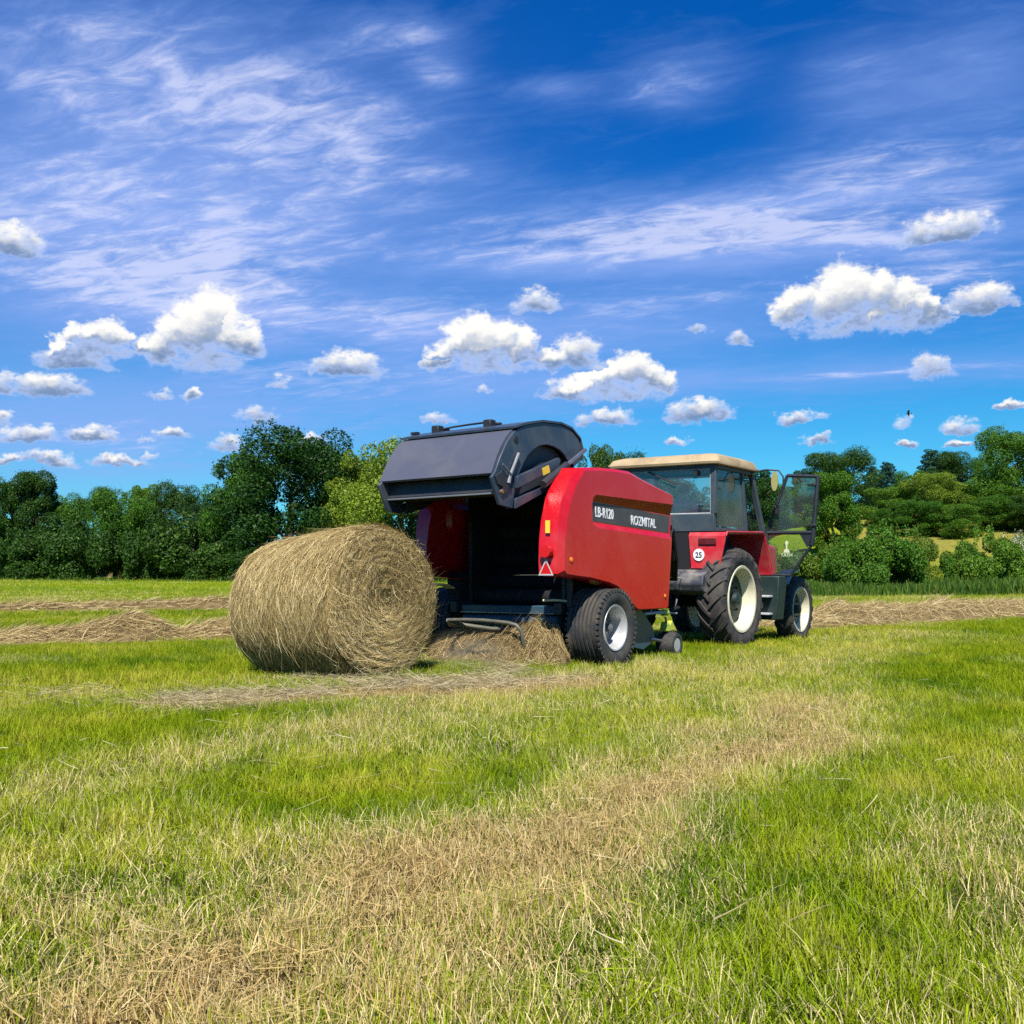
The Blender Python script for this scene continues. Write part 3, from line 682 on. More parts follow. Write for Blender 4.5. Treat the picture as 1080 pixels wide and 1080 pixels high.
# ------------------------------------------------------------------ round baler
BA = R(36.0); GX, GY = 1.1095, 10.486
B0 = (GX - math.cos(BA) * 1.2, GY + math.sin(BA) * 1.2)
def build_baler():
    b = empty('round_baler', (B0[0], B0[1], 0.0), -BA)
    tag(b, 'big red round baler with its slate rear gate raised, hitched behind the tractor', 'baler')
    # --- curved side shields
    L2 = [(-0.86, 1.00), (-0.865, 1.08), (-0.851, 1.30), (-0.806, 1.50), (-0.745, 1.69), (-0.625, 1.88), (-0.475, 2.02), (-0.15, 2.05), (0.20, 2.065), (0.48, 2.065), (0.60, 2.045), (0.82, 2.00), (1.15, 1.945), (1.49, 1.89), (1.495, 1.79),
          (-0.25, 1.79), (-0.31, 1.765), (-0.335, 1.70), (-0.335, 1.52), (-0.30, 1.47), (-0.19, 1.443), (1.455, 1.38),
          (1.348, 0.60), (1.32, 0.578), (0.64, 0.580), (0.564, 0.607), (0.364, 0.756), (0.183, 0.84), (0.006, 0.879), (-0.363, 0.93), (-0.72, 0.955), (-0.82, 0.965)]
    L1 = [(-0.925, 0.965), (-0.93, 1.08), (-0.915, 1.30), (-0.90, 1.50), (-0.84, 1.71), (-0.70, 1.905), (-0.55, 2.045), (-0.15, 2.085), (0.20, 2.10), (0.49, 2.10), (0.62, 2.075), (0.83, 2.03), (1.16, 1.972), (1.51, 1.915)]
    L0 = [(-0.955, 0.955), (-0.965, 1.09), (-0.955, 1.30), (-0.92, 1.50), (-0.84, 1.73), (-0.70, 1.93), (-0.56, 2.055), (-0.15, 2.10), (0.20, 2.115), (0.49, 2.115), (0.62, 2.09), (0.83, 2.045), (1.16, 1.985), (1.52, 1.93)]
    bot1 = [(1.36, 0.595), (1.33, 0.565), (0.63, 0.567), (0.55, 0.594), (0.352, 0.742), (0.175, 0.825), (0.0, 0.864), (-0.365, 0.914), (-0.73, 0.935), (-0.86, 0.94)]
    for s in (1, -1):
        nb = len(L1)
        l1 = L1 + [(1.51, 1.79)] + [(1.49, 1.38)] + bot1
        l2o = L2[:15] + L2[21:]                     # outer ring without the notch, matched to l1
        l0 = L0 + [(1.52, 1.79)] + [(1.50, 1.38)] + bot1
        m = MB()
        sh = 0.0 if s > 0 else 0.24      # the far shield sits closer in
        P = lambda pts, x: [(s * (x - sh), y, z) for y, z in pts]
        m.loft([P(l0, 0.855), P(l0, 0.87), P(l1, 1.045), P(l1, 1.058), P(l2o, 1.098)], False, False)
        del m.f[3 * len(l1) + 14]           # the recess runs out through the front edge
        # side face with the long recess let into its front
        m.add(P(L2, 1.10), [tuple(range(len(L2)))])
        rec = L2[14:22]; n = len(rec)
        flo = [(1.497, 1.664), (-0.27, 1.725), (-0.285, 1.71), (-0.29, 1.69), (-0.29, 1.53), (-0.28, 1.515), (-0.26, 1.505), (1.47, 1.443)]
        m.add(P(rec, 1.10) + P(flo, 1.052), [(i, i + 1, n + i + 1, n + i) for i in range(n - 1)])
        m.add(P(flo, 1.052), [tuple(range(n))])
        bm_name = 'side_shield'
        o = m.build(bm_name, red, b, smooth=19, weld=0.0026)
        wn = o.modifiers.new('WeightedNormal', 'WEIGHTED_NORMAL'); wn.keep_sharp = True; wn.weight = 100
        # decal strip lying in the recess
        d = MB(); d.add([(s * (1.0545 - sh), y, z) for y, z in [(1.494, 1.655), (-0.255, 1.715), (-0.278, 1.69), (-0.278, 1.53), (-0.255, 1.515), (1.466, 1.455)]], [tuple(range(6))])
        dd = d.build('decal_strip', decal, o, smooth=None)
        if s > 0:
            for txt, y, z, size, sxx, hh in (('LB-R120', -0.215, 1.566, 0.150, 0.74, 0), ('ROZMITAL', 0.545, 1.518, 0.145, 0.84, 0)):
                t = lettering(txt, 'lettering', white, o, size, sxx, 0.0026)
                t.rotation_euler = Euler((R(90), 0, R(90)), 'XYZ'); t.location = (1.0575, y, z)
                t.rotation_euler.rotate_axis('Z', R(-1.8))
            MB().lathe([(0, 0.026), (0.008, 0.024), (0.012, 0)], (1.10, -0.745, 1.105), 'x', 16).build('side_marker', amber, b)
            MB().lathe([(0, 0.022), (0.008, 0.020), (0.012, 0)], (1.101, 1.262, 0.715), 'x', 16).build('side_marker', amber, b)
            st = MB(); st.box((0.96, -0.956, 1.43), (0.05, 0.004, 0.125), (0, 0, R(9))); st.build('warning_sticker', yellow, b)
            lp = MB(); lp.lathe([(-0.06, 0.062), (0.0, 0.062), (0.012, 0.055), (0.02, 0)], (0.97, -0.965, 1.185), 'y', 20); lm = lp.build('tail_lamp', redlens, b)
            MB().box((0.97, -0.99, 1.175), (0.085, 0.012, 0.016)).build('lamp_stripe', amber, lm)
            tr = MB(); tr.prism([(0.885, 0.955), (1.045, 0.955), (0.965, 1.10)], -0.995, -0.985, 'y'); to = tr.build('reflector_triangle', redlens, b)
            tb = MB()
            A = [(0.875, 0.948), (1.055, 0.948), (0.965, 1.113)]; I = [(0.898, 0.962), (1.032, 0.962), (0.965, 1.085)]
            tb.add([(x, -0.997, z) for x, z in A] + [(x, -0.997, z) for x, z in I], [(0, 1, 4, 3), (1, 2, 5, 4), (2, 0, 3, 5)])
            tb.build('reflector_border', lightgrey, to, smooth=None)
    # --- bale chamber: side plates, curved front wall, rollers
    cyz, czz, cr = -0.30, 1.36, 0.78
    arc = [(cyz + cr * math.cos(a), czz + cr * math.sin(a)) for a in np.linspace(R(-78), R(90), 16)]
    for s in (-1, 1):
        ch = MB()
        out = [(-0.14, 0.62), (0.2, 0.52)] + [(y + 0.06, z) for y, z in arc[4:]] + [(-0.30, 2.20), (-0.42, 2.10), (-0.20, 1.9)]
        ch.prism(out, s * 0.62 if s > 0 else -0.65, 0.65 if s > 0 else s * 0.62)
        ch.build('chamber_side_plate', matte, b)
    fw = MB(); outer = [(y * 1.0 + 0.09 * math.cos(a), z + 0.09 * math.sin(a)) for (y, z), a in zip(arc, np.linspace(R(-78), R(90), 16))]
    fw.prism(arc + outer[::-1], -0.618, 0.618); fw.build('chamber_front_wall', matte, b)
    for k, a in enumerate(np.linspace(R(-70), R(60), 6)):
        ro = MB(); ro.lathe([(-0.615, 0.0), (-0.61, 0.085), (0.61, 0.085), (0.615, 0.0)], (0, cyz + (cr - 0.10) * math.cos(a), czz + (cr - 0.10) * math.sin(a)), 'x', 16)
        ro.build('chamber_roller', matte, b)
    MB().box((-0.78, 0.50, 0.74), (0.20, 1.6, 0.50)).build('dark_gap_box', matte, b, 0.02)  # dark box added to darken the bright gap under the far shield
    MB().box((0, 0.98, 1.32), (1.5, 0.80, 1.10)).build('front_housing', dark, b, 0.03)
    for s in (-1, 1): MB().box((s * 0.640, -0.165, 1.28), (0.045, 0.04, 1.34)).build('rear_post', dark, b, 0.006)
    # --- rear sill beam, roller and highlight strip
    MB().box((0.02, -0.24, 0.585), (1.32, 0.20, 0.085)).build('sill_beam', petrol, b, 0.012)
    MB().lathe([(-0.62, 0.0), (-0.615, 0.072), (0.655, 0.072), (0.66, 0.0)], (0, -0.27, 0.465), 'x', 24).build('floor_roller', petrol, b)
    MB().box((0.02, -0.350, 0.545), (1.32, 0.018, 0.013)).build('sill_highlight_strip', steel, b, 0.003)  # thin steel strip drawn for the bright highlight line along the sill
    MB().tube([(0.50, -0.36, 0.685), (0.64, -0.36, 0.69), (0.80, -0.30, 0.68)], 0.012, 8).build('latch_rod', pale, b)
    MB().tube([(0.40, -0.75, 0.953), (0.90, -0.97, 0.953)], 0.005, 6).build('marker_rod', steel, b)
    MB().box((0.83, -0.35, 0.80), (0.05, 0.05, 0.36)).build('shield_bracket', dark, b, 0.005)
    # --- chassis, axle and wheels
    MB().tube([(-1.0, 0, 0.415), (1.0, 0, 0.415)], 0.055, 12).build('axle', dark, b)
    fr = MB()
    for s in (-1, 1): fr.box((s * 0.70, 0.55, 0.60), (0.09, 1.9, 0.12))
    fr.box((0, 1.42, 0.60), (1.4, 0.1, 0.12)); fr.box((0.70, 0, 0.50), (0.09, 0.2, 0.12)); fr.box((-0.70, 0, 0.50), (0.09, 0.2, 0.12)); fr.build('chassis', dark, b, 0.008)
    for s in (1, -1):
        wheel('wheel', b, (s * 1.0, 0, 0.402), s, ribbed_tyre(0.415, 0.235, 0.40), rubber if s < 0 else rubber_baler, 0.415, 0.235, 0.40, silver, hub_grey, 0.05, 6)
    # --- pale dusty guard arched over the far wheel, tone raised to read as lit
    g = MB(); prof = [(-0.74, 0.80), (-0.66, 0.845), (-0.52, 0.865), (-0.40, 0.85), (-0.27, 0.81), (-0.17, 0.76), (-0.08, 0.69)]
    ins = [(y + 0.012, z - 0.022) for y, z in prof]
    g.prism(prof + ins[::-1], -0.88, -0.76); g.build('mudguard', pale, b, smooth=50)
    # --- bale kicker: bent tube under the gate
    k = MB(); k.tube([(-0.36, -0.90, 0.475), (-0.13, -0.90, 0.484), (0.10, -0.90, 0.484), (0.286, -0.90, 0.475), (0.44, -0.90, 0.466), (0.53, -0.89, 0.445), (0.575, -0.87, 0.39), (0.585, -0.85, 0.28), (0.58, -0.80, 0.16), (0.58, -0.55, 0.12)], 0.020, 10)
    k.tube([(-0.36, -0.90, 0.475), (-0.22, -0.85, 0.43), (0.0, -0.6, 0.38), (0.2, -0.3, 0.38)], 0.022, 10)
    k.tube([(-0.36, -0.90, 0.475), (-0.46, -0.75, 0.42), (-0.50, -0.4, 0.40), (-0.50, -0.2, 0.42)], 0.022, 10)
    k.build('bale_kicker', kickm, b, smooth=50)
    # --- pick-up under the front, its gauge wheel
    for s in (-1, 1):
        pk = MB()
        pk.prism([(0.60, 0.58), (0.98, 0.58), (1.28, 0.36), (1.34, 0.20), (1.05, 0.10), (0.72, 0.16)], s * 0.90 if s > 0 else -0.93, 0.93 if s > 0 else s * 0.90)
        pk.build('pickup_side', petrol, b, 0.006)
    pd = MB(); pd.lathe([(-0.89, 0.0), (-0.885, 0.20), (0.885, 0.20), (0.89, 0.0)], (0, 1.02, 0.30), 'x', 20)
    for i in range(24):
        for a in (0, 1.57, 3.14, 4.71):
            x = -0.86 + i * 0.075; q = a + i * 0.35
            pd.tube([(x, 1.02 + math.cos(q) * 0.19, 0.30 + math.sin(q) * 0.19), (x, 1.02 + math.cos(q) * 0.27, 0.30 + math.sin(q) * 0.27)], 0.004, 4)
    pd.build('pickup_reel', dark, b)
    gw = empty('gauge_wheel', (0.965, 1.62, 0.135), parent=b)
    MB().lathe([(-0.10, 0.075), (-0.115, 0.10), (-0.11, 0.135), (-0.06, 0.152), (0.06, 0.152), (0.11, 0.135), (0.115, 0.10), (0.10, 0.075)], (0, 0, 0), 'x', 32).build('tyre', rubber, gw)
    MB().lathe([(0.105, 0.082), (0.095, 0.072), (0.06, 0.06), (0.05, 0.03), (0.09, 0.026), (0.095, 0.0)], (0, 0, 0), 'x', 20).build('rim', silver, gw)
    ga = MB(); ga.tube([(0.93, 1.22, 0.22), (0.93, 1.50, 0.18), (0.93, 1.62, 0.135)], 0.02, 8); ga.tube([(0.93, 1.62, 0.135), (0.95, 1.60, 0.36), (0.95, 1.56, 0.46)], 0.014, 8); ga.build('gauge_arm', steel, b)
    gd = MB(); gd.prism([(1.50, 0.30), (1.57, 0.285), (1.69, 0.30), (1.71, 0.37), (1.66, 0.42), (1.61, 0.37), (1.56, 0.41), (1.52, 0.37)], 0.90, 0.99); gd.build('gauge_bracket', limeplastic, b, 0.01)
    # --- drawbar, drive shaft, hoses
    db = MB(); db.tube([(-0.45, 1.4, 0.58), (0, 2.75, 0.52)], 0.06, 8); db.tube([(0.45, 1.4, 0.58), (0, 2.75, 0.52)], 0.06, 8); db.tube([(0, 2.6, 0.52), (0, 3.05, 0.46)], 0.06, 8); db.build('drawbar', dark, b)
    ps = MB(); ps.tube([(0, 1.5, 0.60), (0, 2.3, 0.60), (0, 2.9, 0.62)], 0.045, 12); ps.build('drive_shaft', black, b)
    sr = MB(); sr.tube([(0.80, 1.30, 0.50), (0.72, 1.75, 0.50), (0.60, 2.25, 0.49)], 0.018, 8); sr.tube([(0.60, 2.25, 0.49), (0.50, 2.75, 0.46)], 0.013, 8); so = sr.build('linkage_rod', lightgrey, b)
    MB().lathe([(-0.06, 0.0), (-0.055, 0.04), (0.055, 0.04), (0.06, 0.0)], (0.61, 2.2, 0.49), 'y', 12).build('rod_collar', limeplastic, so)
    MB().prism([(1.55, 0.60), (2.05, 0.60), (2.02, 1.45), (1.80, 1.62), (1.55, 1.60)], -0.35, 0.45).build('net_wrap_box', black, b, 0.03)
    for i in range(7):
        x = 0.28 + 0.06 * i; hz = 1.38 + 0.05 * math.sin(i * 2.1)
        MB().tube([(x, 1.50, 0.70 + 0.03 * i), (x + 0.03, 1.62, 1.05), (x + 0.02, 1.75, hz), (x - 0.02, 1.98, hz + 0.06), (x - 0.08, 2.35, 1.05), (0.1, 3.0, 0.95)], 0.016, 6).build('hose', black, b)
    for i in range(6):      # hose bundle looped just ahead of the shield
        x = 0.80 + 0.035 * i; hz = 1.50 + 0.04 * math.sin(i * 2.3)
        MB().tube([(x, 1.55, 0.75 + 0.04 * i), (x + 0.01, 1.58, 1.15), (x + 0.02, 1.64, hz), (x, 1.74, hz + 0.05), (x - 0.06, 1.95, 1.15), (x - 0.35, 2.5, 0.90), (0.15, 3.05, 0.92)], 0.017, 6).build('hose', black, b)
    MB().box((0.84, 1.60, 1.10), (0.14, 0.09, 0.95)).build('hose_stand', matte, b, 0.02)
    MB().tube([(0.75, 1.48, 0.95), (0.6, 2.5, 0.93), (0.45, 3.1, 0.92)], 0.006, 6).build('control_cable', lightgrey, b)
    mb_ = MB(); mb_.lathe([(0, 0.0), (0.0, 0.045), (0.05, 0.05), (0.09, 0.03), (0.1, 0)], (0.62, 1.72, 1.45), 'z', 12); mb_.tube([(0.62, 1.72, 0.65), (0.62, 1.72, 1.46)], 0.02, 8); mb_.build('hose_holder', dark, b)
    # --- raised rear gate
    gt = empty('rear_gate', (0, 0, 0), parent=b)
    plate = [(-1.163, 2.405), (-1.02, 2.462), (-0.743, 2.522), (-0.40, 2.542), (-0.20, 2.515), (-0.035, 2.425), (0.013, 2.33), (0.0, 2.20), (-0.12, 2.12), (-0.27, 2.177), (-0.32, 2.225), (-0.401, 2.268), (-0.52, 2.292), (-0.651, 2.298), (-0.78, 2.275), (-0.892, 2.224), (-0.99, 2.155), (-1.075, 2.062), (-1.15, 1.95), (-1.205, 1.833), (-1.24, 1.70), (-1.255, 1.60), (-1.47, 1.625), (-1.53, 1.74), (-1.60, 1.885), (-1.545, 1.935), (-1.46, 2.09), (-1.35, 2.25), (-1.24, 2.355)]
    inner = [(-0.10, 2.20), (-0.30, 2.21), (-0.401, 2.275), (-0.651, 2.305), (-0.892, 2.23), (-1.075, 2.07), (-1.205, 1.84), (-1.25, 1.60), (-0.95, 1.68), (-0.55, 1.86), (-0.10, 2.02)]
    for s in (1, -1):
        m = MB(); m.prism(plate, s * 0.715, s * 0.75); sp = m.build('gate_side_plate', slate, gt, 0.006)
        m = MB(); m.prism(inner, s * 0.655, s * 0.680); m.build('gate_inner_plate', dark_slate, gt)
        ar = MB(); ar.prism([(-1.24, 1.80), (-0.50, 2.075), (-0.47, 2.15), (-0.50, 2.175), (-1.24, 1.92)], s * 0.755, s * 0.80); arm = ar.build('gate_arm', slate, gt, 0.006)
        if s > 0:
            MB().box((0.803, -0.75, 2.02), (0.004, 0.13, 0.075), (R(20), 0, 0)).build('warning_sticker', yellow, arm)
        lo = MB(); lo.prism([(-1.25, 1.60), (-0.62, 1.84), (-0.60, 1.90), (-1.25, 1.70)], s * 0.755, s * 0.785); lo.build('gate_lower_rail', slate, gt, 0.006)
        cyl = MB(); cyl.tube([(s * 0.84, -0.86, 1.865), (s * 0.84, -0.42, 2.10)], 0.042, 12); c0 = cyl.build('gate_cylinder', dark, gt)
        MB().tube([(s * 0.84, -0.44, 2.09), (s * 0.84, -0.05, 2.30)], 0.022, 10).build('cylinder_rod', steel, c0)
        # latch bits on the plate
        la = MB(); la.tube([(s * 0.775, -1.19, 2.15), (s * 0.775, -1.33, 1.92), (s * 0.775, -1.36, 1.84)], [0.018, 0.016, 0.022], 10); lo_ = la.build('latch_spring', midgrey, gt)
        MB().tube([(s * 0.78, -1.46, 2.02), (s * 0.79, -1.34, 1.93)], 0.011, 6).build('latch_pin', steel, lo_)
        hk = MB(); hk.prism([(-1.56, 1.90), (-1.45, 1.96), (-1.34, 1.86), (-1.36, 1.76), (-1.46, 1.72), (-1.44, 1.80), (-1.52, 1.82)], s * 0.753, s * 0.772); hk.build('latch_hook', dark, gt, 0.004)
        MB().lathe([(0, 0.034), (0.012, 0.034), (0.012, 0.0)], (s * 0.745, -1.20, 2.29), 'x', 16).build('pivot_bolt', black, gt)
        MB().lathe([(0, 0.022), (0.03, 0.02), (0.03, 0.0)], (s * 0.745, -1.45, 1.755), 'x', 8).build('pivot_bolt', rustm, gt)
    sheet = [(-1.56, 1.930), (-1.525, 1.99), (-1.47, 2.10), (-1.41, 2.195), (-1.33, 2.290), (-1.25, 2.365), (-1.19, 2.405)]
    sh_in = [(y + 0.018, z - 0.018) for y, z in sheet]
    m = MB(); m.prism(sheet + sh_in[::-1], -0.752, 0.712); m.build('gate_sheet', slate_sheet, gt, smooth=40)
    top = [(-1.225, 2.425), (-1.02, 2.487), (-0.743, 2.545), (-0.40, 2.566), (-0.19, 2.54), (-0.015, 2.445), (0.04, 2.33), (0.03, 2.20)]
    ti = [(y + 0.004, z - 0.022) for y, z in top]; ti[-1] = (0.014, 2.20); ti[-2] = (0.016, 2.325)
    m = MB(); m.prism(top + ti[::-1], -0.765, 0.765); m.build('gate_roof', slate, gt, smooth=40)
    m = MB(); m.box((0, -1.43, 1.835), (1.43, 0.03, 0.17), (R(-14), 0, 0)); m.build('gate_crossbeam', dark, gt, 0.006)
    m = MB(); m.box((0, -1.455, 1.742), (1.425, 0.05, 0.018)); m.build('gate_lip', lip_m, gt, 0.004)
    for k, (y, z) in enumerate(((-1.30, 1.80), (-1.24, 2.02), (-1.05, 2.24), (-0.75, 2.38), (-0.45, 2.40))):
        m = MB(); m.lathe([(-0.65, 0.0), (-0.645, 0.075), (0.645, 0.075), (0.65, 0.0)], (0, y, z), 'x', 14); m.build('gate_roller', matte, gt)
    for x in (-0.52, 0.19):
        m = MB(); m.box((x, -0.90, 2.535), (0.10, 0.10, 0.085)); m.box((x + 0.02, -0.82, 2.54), (0.14, 0.06, 0.03)); m.build('gate_bracket', black, gt, 0.012)
    m = MB(); m.tube([(-0.47, -0.86, 2.545), (-0.35, -0.82, 2.562), (-0.15, -0.80, 2.572), (0.05, -0.82, 2.57), (0.17, -0.86, 2.555)], 0.011, 8); m.build('gate_hose', black, gt)
    m = MB(); m.box((-0.72, -1.04, 2.495), (0.09, 0.05, 0.025)); m.build('gate_bracket', black, gt)
    return b
hub_grey = paint('hub_grey', (0.20, 0.20, 0.20), 0.45, metal=0.4, dirt=(0.10, 0.09, 0.07), dirt_amt=0.6, scale=7)
matte = paint('chamber_shade_black', (0.006, 0.006, 0.009), 0.85, dirt=(0.010, 0.009, 0.009), scale=5)  # the chamber's deep shade is put into this near-black colour
rubber_baler = paint('implement_tyre_rubber', (0.026, 0.028, 0.030), 0.75, dirt=(0.10, 0.08, 0.055), dirt_amt=0.65, scale=5, bump=0.2, bscale=45, hard=(0.38, 0.65))
faded = paint('faded_transfer', (0.58, 0.60, 0.42), 0.5, dirt=(0.35, 0.38, 0.2), dirt_amt=0.6, scale=14)
midgrey = paint('mid_grey_steel', (0.20, 0.21, 0.22), 0.4, metal=0.4, dirt=(0.12, 0.11, 0.1), scale=8)
dark_slate = paint('dark_slate', (0.025, 0.030, 0.042), 0.5, dirt=(0.07, 0.065, 0.06), scale=3)
slate_sheet = paint('gate_sheet_sheen', (0.078, 0.082, 0.108), 0.30, dirt=(0.13, 0.125, 0.13), dirt_amt=0.5, scale=1.6, coat=0.1)  # slate lightened: the sheet's sky sheen is in its colour
lip_m = paint('worn_lip', (0.16, 0.165, 0.19), 0.4, metal=0.3, dirt=(0.25, 0.24, 0.22), scale=6)
rustm = paint('rusty_bolt', (0.20, 0.09, 0.04), 0.7, scale=20)
kickm = paint('worn_kicker_tube', (0.085, 0.085, 0.070), 0.5, dirt=(0.17, 0.145, 0.085), dirt_amt=0.7, scale=8)
build_baler()

# ------------------------------------------------------------------ tractor
TA = R(37.0)
def build_tractor():
    t = empty('tractor', (2.3196, 14.137, 0.0), -TA)
    t.rotation_euler = Euler((0, R(1.0), -TA), 'XYZ')
    tag(t, 'red farm tractor with beige cab roof, cream wheel rims and its cab door wide open', 'tractor')
    for s in (1, -1):
        wheel('rear_wheel', t, (s * 0.82, 0, 0.655), s, lug_tyre(0.70, 0.44, 0.40, 20), rubber_dusty if s > 0 else rubber, 0.70, 0.44, 0.40, cream, darkgreen, 0.05, 8)
        wheel('front_wheel', t, (s * 0.87, 2.15, 0.465), s, lug_tyre(0.50, 0.335, 0.28, 18), rubber, 0.50, 0.335, 0.28, cream, darkgreen, 0.045, 8)
    # driveline and engine
    d = MB(); d.box((0, 0.35, 0.80), (0.52, 1.7, 0.50)); d.box((0, 1.95, 0.85), (0.42, 1.7, 0.48)); d.tube([(-0.70, 0, 0.655), (0.70, 0, 0.655)], 0.13, 12); d.tube([(-0.75, 2.15, 0.465), (0.75, 2.15, 0.465)], 0.08, 10)
    d.box((0, 2.15, 0.52), (0.3, 0.24, 0.20)); d.box((0, -0.42, 0.72), (0.42, 0.25, 0.42)); d.build('driveline', black, t, 0.03)
    h = MB(); h.loft([[(-0.34, 1.22, 1.02), (0.34, 1.22, 1.02), (0.34, 1.22, 1.52), (0.28, 1.22, 1.60), (-0.28, 1.22, 1.60), (-0.34, 1.22, 1.52)], [(-0.32, 2.85, 0.98), (0.32, 2.85, 0.98), (0.32, 2.85, 1.40), (0.25, 2.85, 1.46), (-0.25, 2.85, 1.46), (-0.32, 2.85, 1.40)]], True, True)
    hood = h.build('hood', tred, t, 0.02)
    MB().box((0, 2.858, 1.20), (0.52, 0.012, 0.38)).build('radiator_grille', black, hood)
    for s in (-1, 1): MB().lathe([(0, 0.075), (0.02, 0.07), (0.025, 0)], (s * 0.17, 2.862, 1.28), 'y', 18).build('headlight', lightgrey, t)
    MB().tube([(-0.22, 2.0, 1.4), (-0.22, 2.0, 2.05), (-0.22, 2.05, 2.35)], 0.04, 10).build('exhaust_pipe', black, t)
    MB().box((0, 2.98, 0.78), (0.55, 0.22, 0.30)).build('front_weight', dark, t, 0.03)
    # rear fenders
    for s in (1, -1):
        x0, x1 = 0.42, 0.965
        prof = [(-0.455, 1.06), (-0.47, 1.50), (-0.44, 1.55), (0.72, 1.59), (0.80, 1.56), (1.10, 1.05), (1.12, 0.98)]
        ins = [(y + (0.03 if i < 2 else 0.0), z - (0.0 if i < 2 else 0.03)) for i, (y, z) in enumerate(prof)]; ins[-1] = (1.075, 0.98); ins[-2] = (1.06, 1.04)
        f = MB()
        # the sheet narrows towards its foot, as the outer edge runs in
        for i in range(len(prof) - 1):
            pass
        lo = []
        for (y, z), (yi, zi) in zip(prof, ins):
            k = 0.0 if z > 1.45 else (1.5 - z) / 0.45
            xo = x1 - (0.10 * k if y < 0 else 0.0); xi = x0 - 0.0 + (0.03 * k if y < 0 else 0.0)
            lo.append([(s * xi, y, z), (s * xo, y, z), (s * xo, yi, zi), (s * xi, yi, zi)])
        f.loft(lo, True, True); fo = f.build('rear_fender', tred, t, 0.008)
        MB().box((s * 0.700, -0.474, 1.425), (0.26, 0.02, 0.085), (R(-2), 0, 0)).build('tail_light', lamp_m, fo, 0.006)
        lip = MB(); lip.tube([(s * 0.967, -0.468, 1.50), (s * 0.969, -0.44, 1.55), (s * 0.969, 0.72, 1.59), (s * 0.969, 0.80, 1.56), (s * 0.969, 1.10, 1.05)], 0.012, 6); lip.build('fender_edge', red_edge, fo)
        if s > 0:
            MB().lathe([(0, 0.082), (-0.004, 0.082), (-0.004, 0)], (0.575, -0.470, 1.245), 'y', 32).build('speed_plate', white, t, smooth=None)
            tx = lettering('25', 'speed_lettering', black, t, 0.105, 0.95, 0.0025, align='CENTER'); tx.rotation_euler = (R(90), 0, 0); tx.location = (0.575, -0.4755, 1.208)
        tk = MB(); tk.prism([(-0.78, 0.86), (-0.74, 0.99), (-0.62, 1.045), (-0.36, 1.045), (-0.36, 0.74), (-0.60, 0.70), (-0.74, 0.76)], s * 0.24, s * 0.78); tk.build('lower_guard', guard_m, t, 0.02)
    # cab shell
    zb, zg, zr = 1.56, 1.80, 2.44
    c = MB()
    c.box((0, -0.405, 1.68), (1.56, 0.07, 0.235))                       # rear lower panel
    MB().box((0, -0.40, 1.30), (0.84, 0.06, 0.55)).build('rear_bulkhead', matte, t); c.box((0, 0.40, 1.02), (1.30, 1.65, 0.10)); c.box((0, 1.18, 1.30), (1.50, 0.05, 0.50))
    for s in (1, -1):
        c.box((s * 0.765, -0.405, 2.13), (0.07, 0.065, 0.66))            # rear corner posts
        c.prism([(-0.37, 1.565), (0.56, 1.60), (0.56, 1.635), (-0.37, 1.615)], s * 0.735, s * 0.795)
        c.prism([(0.44, 2.45), (0.50, 2.45), (0.64, 1.60), (0.57, 1.60)], s * 0.742, s * 0.792)   # door post
        c.prism([(0.72, 2.45), (0.80, 2.45), (1.24, 1.60), (1.24, 0.98), (1.16, 0.98), (1.16, 1.58)], s * 0.74, s * 0.81)  # front post
    c.box((0, -0.40, 2.435), (1.60, 0.08, 0.05)); c.box((0, 0.77, 2.435), (1.60, 0.08, 0.05))
    for s in (1, -1): c.box((s * 0.765, 0.185, 2.435), (0.07, 1.10, 0.05))
    c.build('cab_frame', cabgrey, t, 0.006)
    # roof: beige shell with crowned top and rounded corners
    def rr(x, y0, y1, r):
        pts = []
        for cx, cy, a0 in ((x - r, y1 - r, 0), (-x + r, y1 - r, 90), (-x + r, y0 + r, 180), (x - r, y0 + r, 270)):
            for k in range(6): a = R(a0 + k * 18); pts.append((cx + r * math.cos(a), cy + r * math.sin(a)))
        return pts
    loops = []
    for x, y0, y1, z in ((0.80, -0.46, 0.82, 2.462), (0.86, -0.53, 0.88, 2.47), (0.865, -0.54, 0.89, 2.50), (0.83, -0.47, 0.82, 2.585), (0.74, -0.34, 0.70, 2.625), (0.4, 0.0, 0.35, 2.645)):
        loops.append([(a, b_, z) for a, b_ in rr(x, y0, y1, 0.10)])
    ro = MB(); ro.loft(loops, True, True); ro.build('cab_roof', beige, t, smooth=35)
    # glazing
    MB().box((0, -0.415, 2.112), (1.44, 0.008, 0.615)).build('rear_window', glass_rear, t)
    wf = MB(); wf.tube([(-0.72, -0.425, 1.805), (0.72, -0.425, 1.805), (0.72, -0.425, 2.41), (-0.72, -0.425, 2.41), (-0.72, -0.425, 1.805)], 0.010, 6); wf.build('rear_window_seal', lightgrey, t)
    wp = MB(); wp.tube([(-0.22, -0.44, 2.40), (0.02, -0.452, 2.30), (0.22, -0.452, 2.215)], 0.010, 6); wp.build('wiper', black, t)
    MB().box((0.52, -0.45, 2.36), (0.05, 0.04, 0.07)).build('window_catch', black, t); MB().box((0.58, -0.445, 1.90), (0.05, 0.03, 0.03)).build('window_catch', black, t)
    for s in (1, -1):
        m = MB(); m.prism([(-0.36, 1.636), (0.555, 1.637), (0.445, 2.405), (-0.36, 2.405)], s * 0.762, s * 0.768); m.build('side_window', glass_side, t)
    m = MB(); m.prism([(-0.70, 1.60), (0.70, 1.60), (0.68, 2.41), (-0.68, 2.41)], 0, 0.006, 'y')
    ws = m.build('windscreen', glass_side, t); ws.location = (0, 1.20, 0)
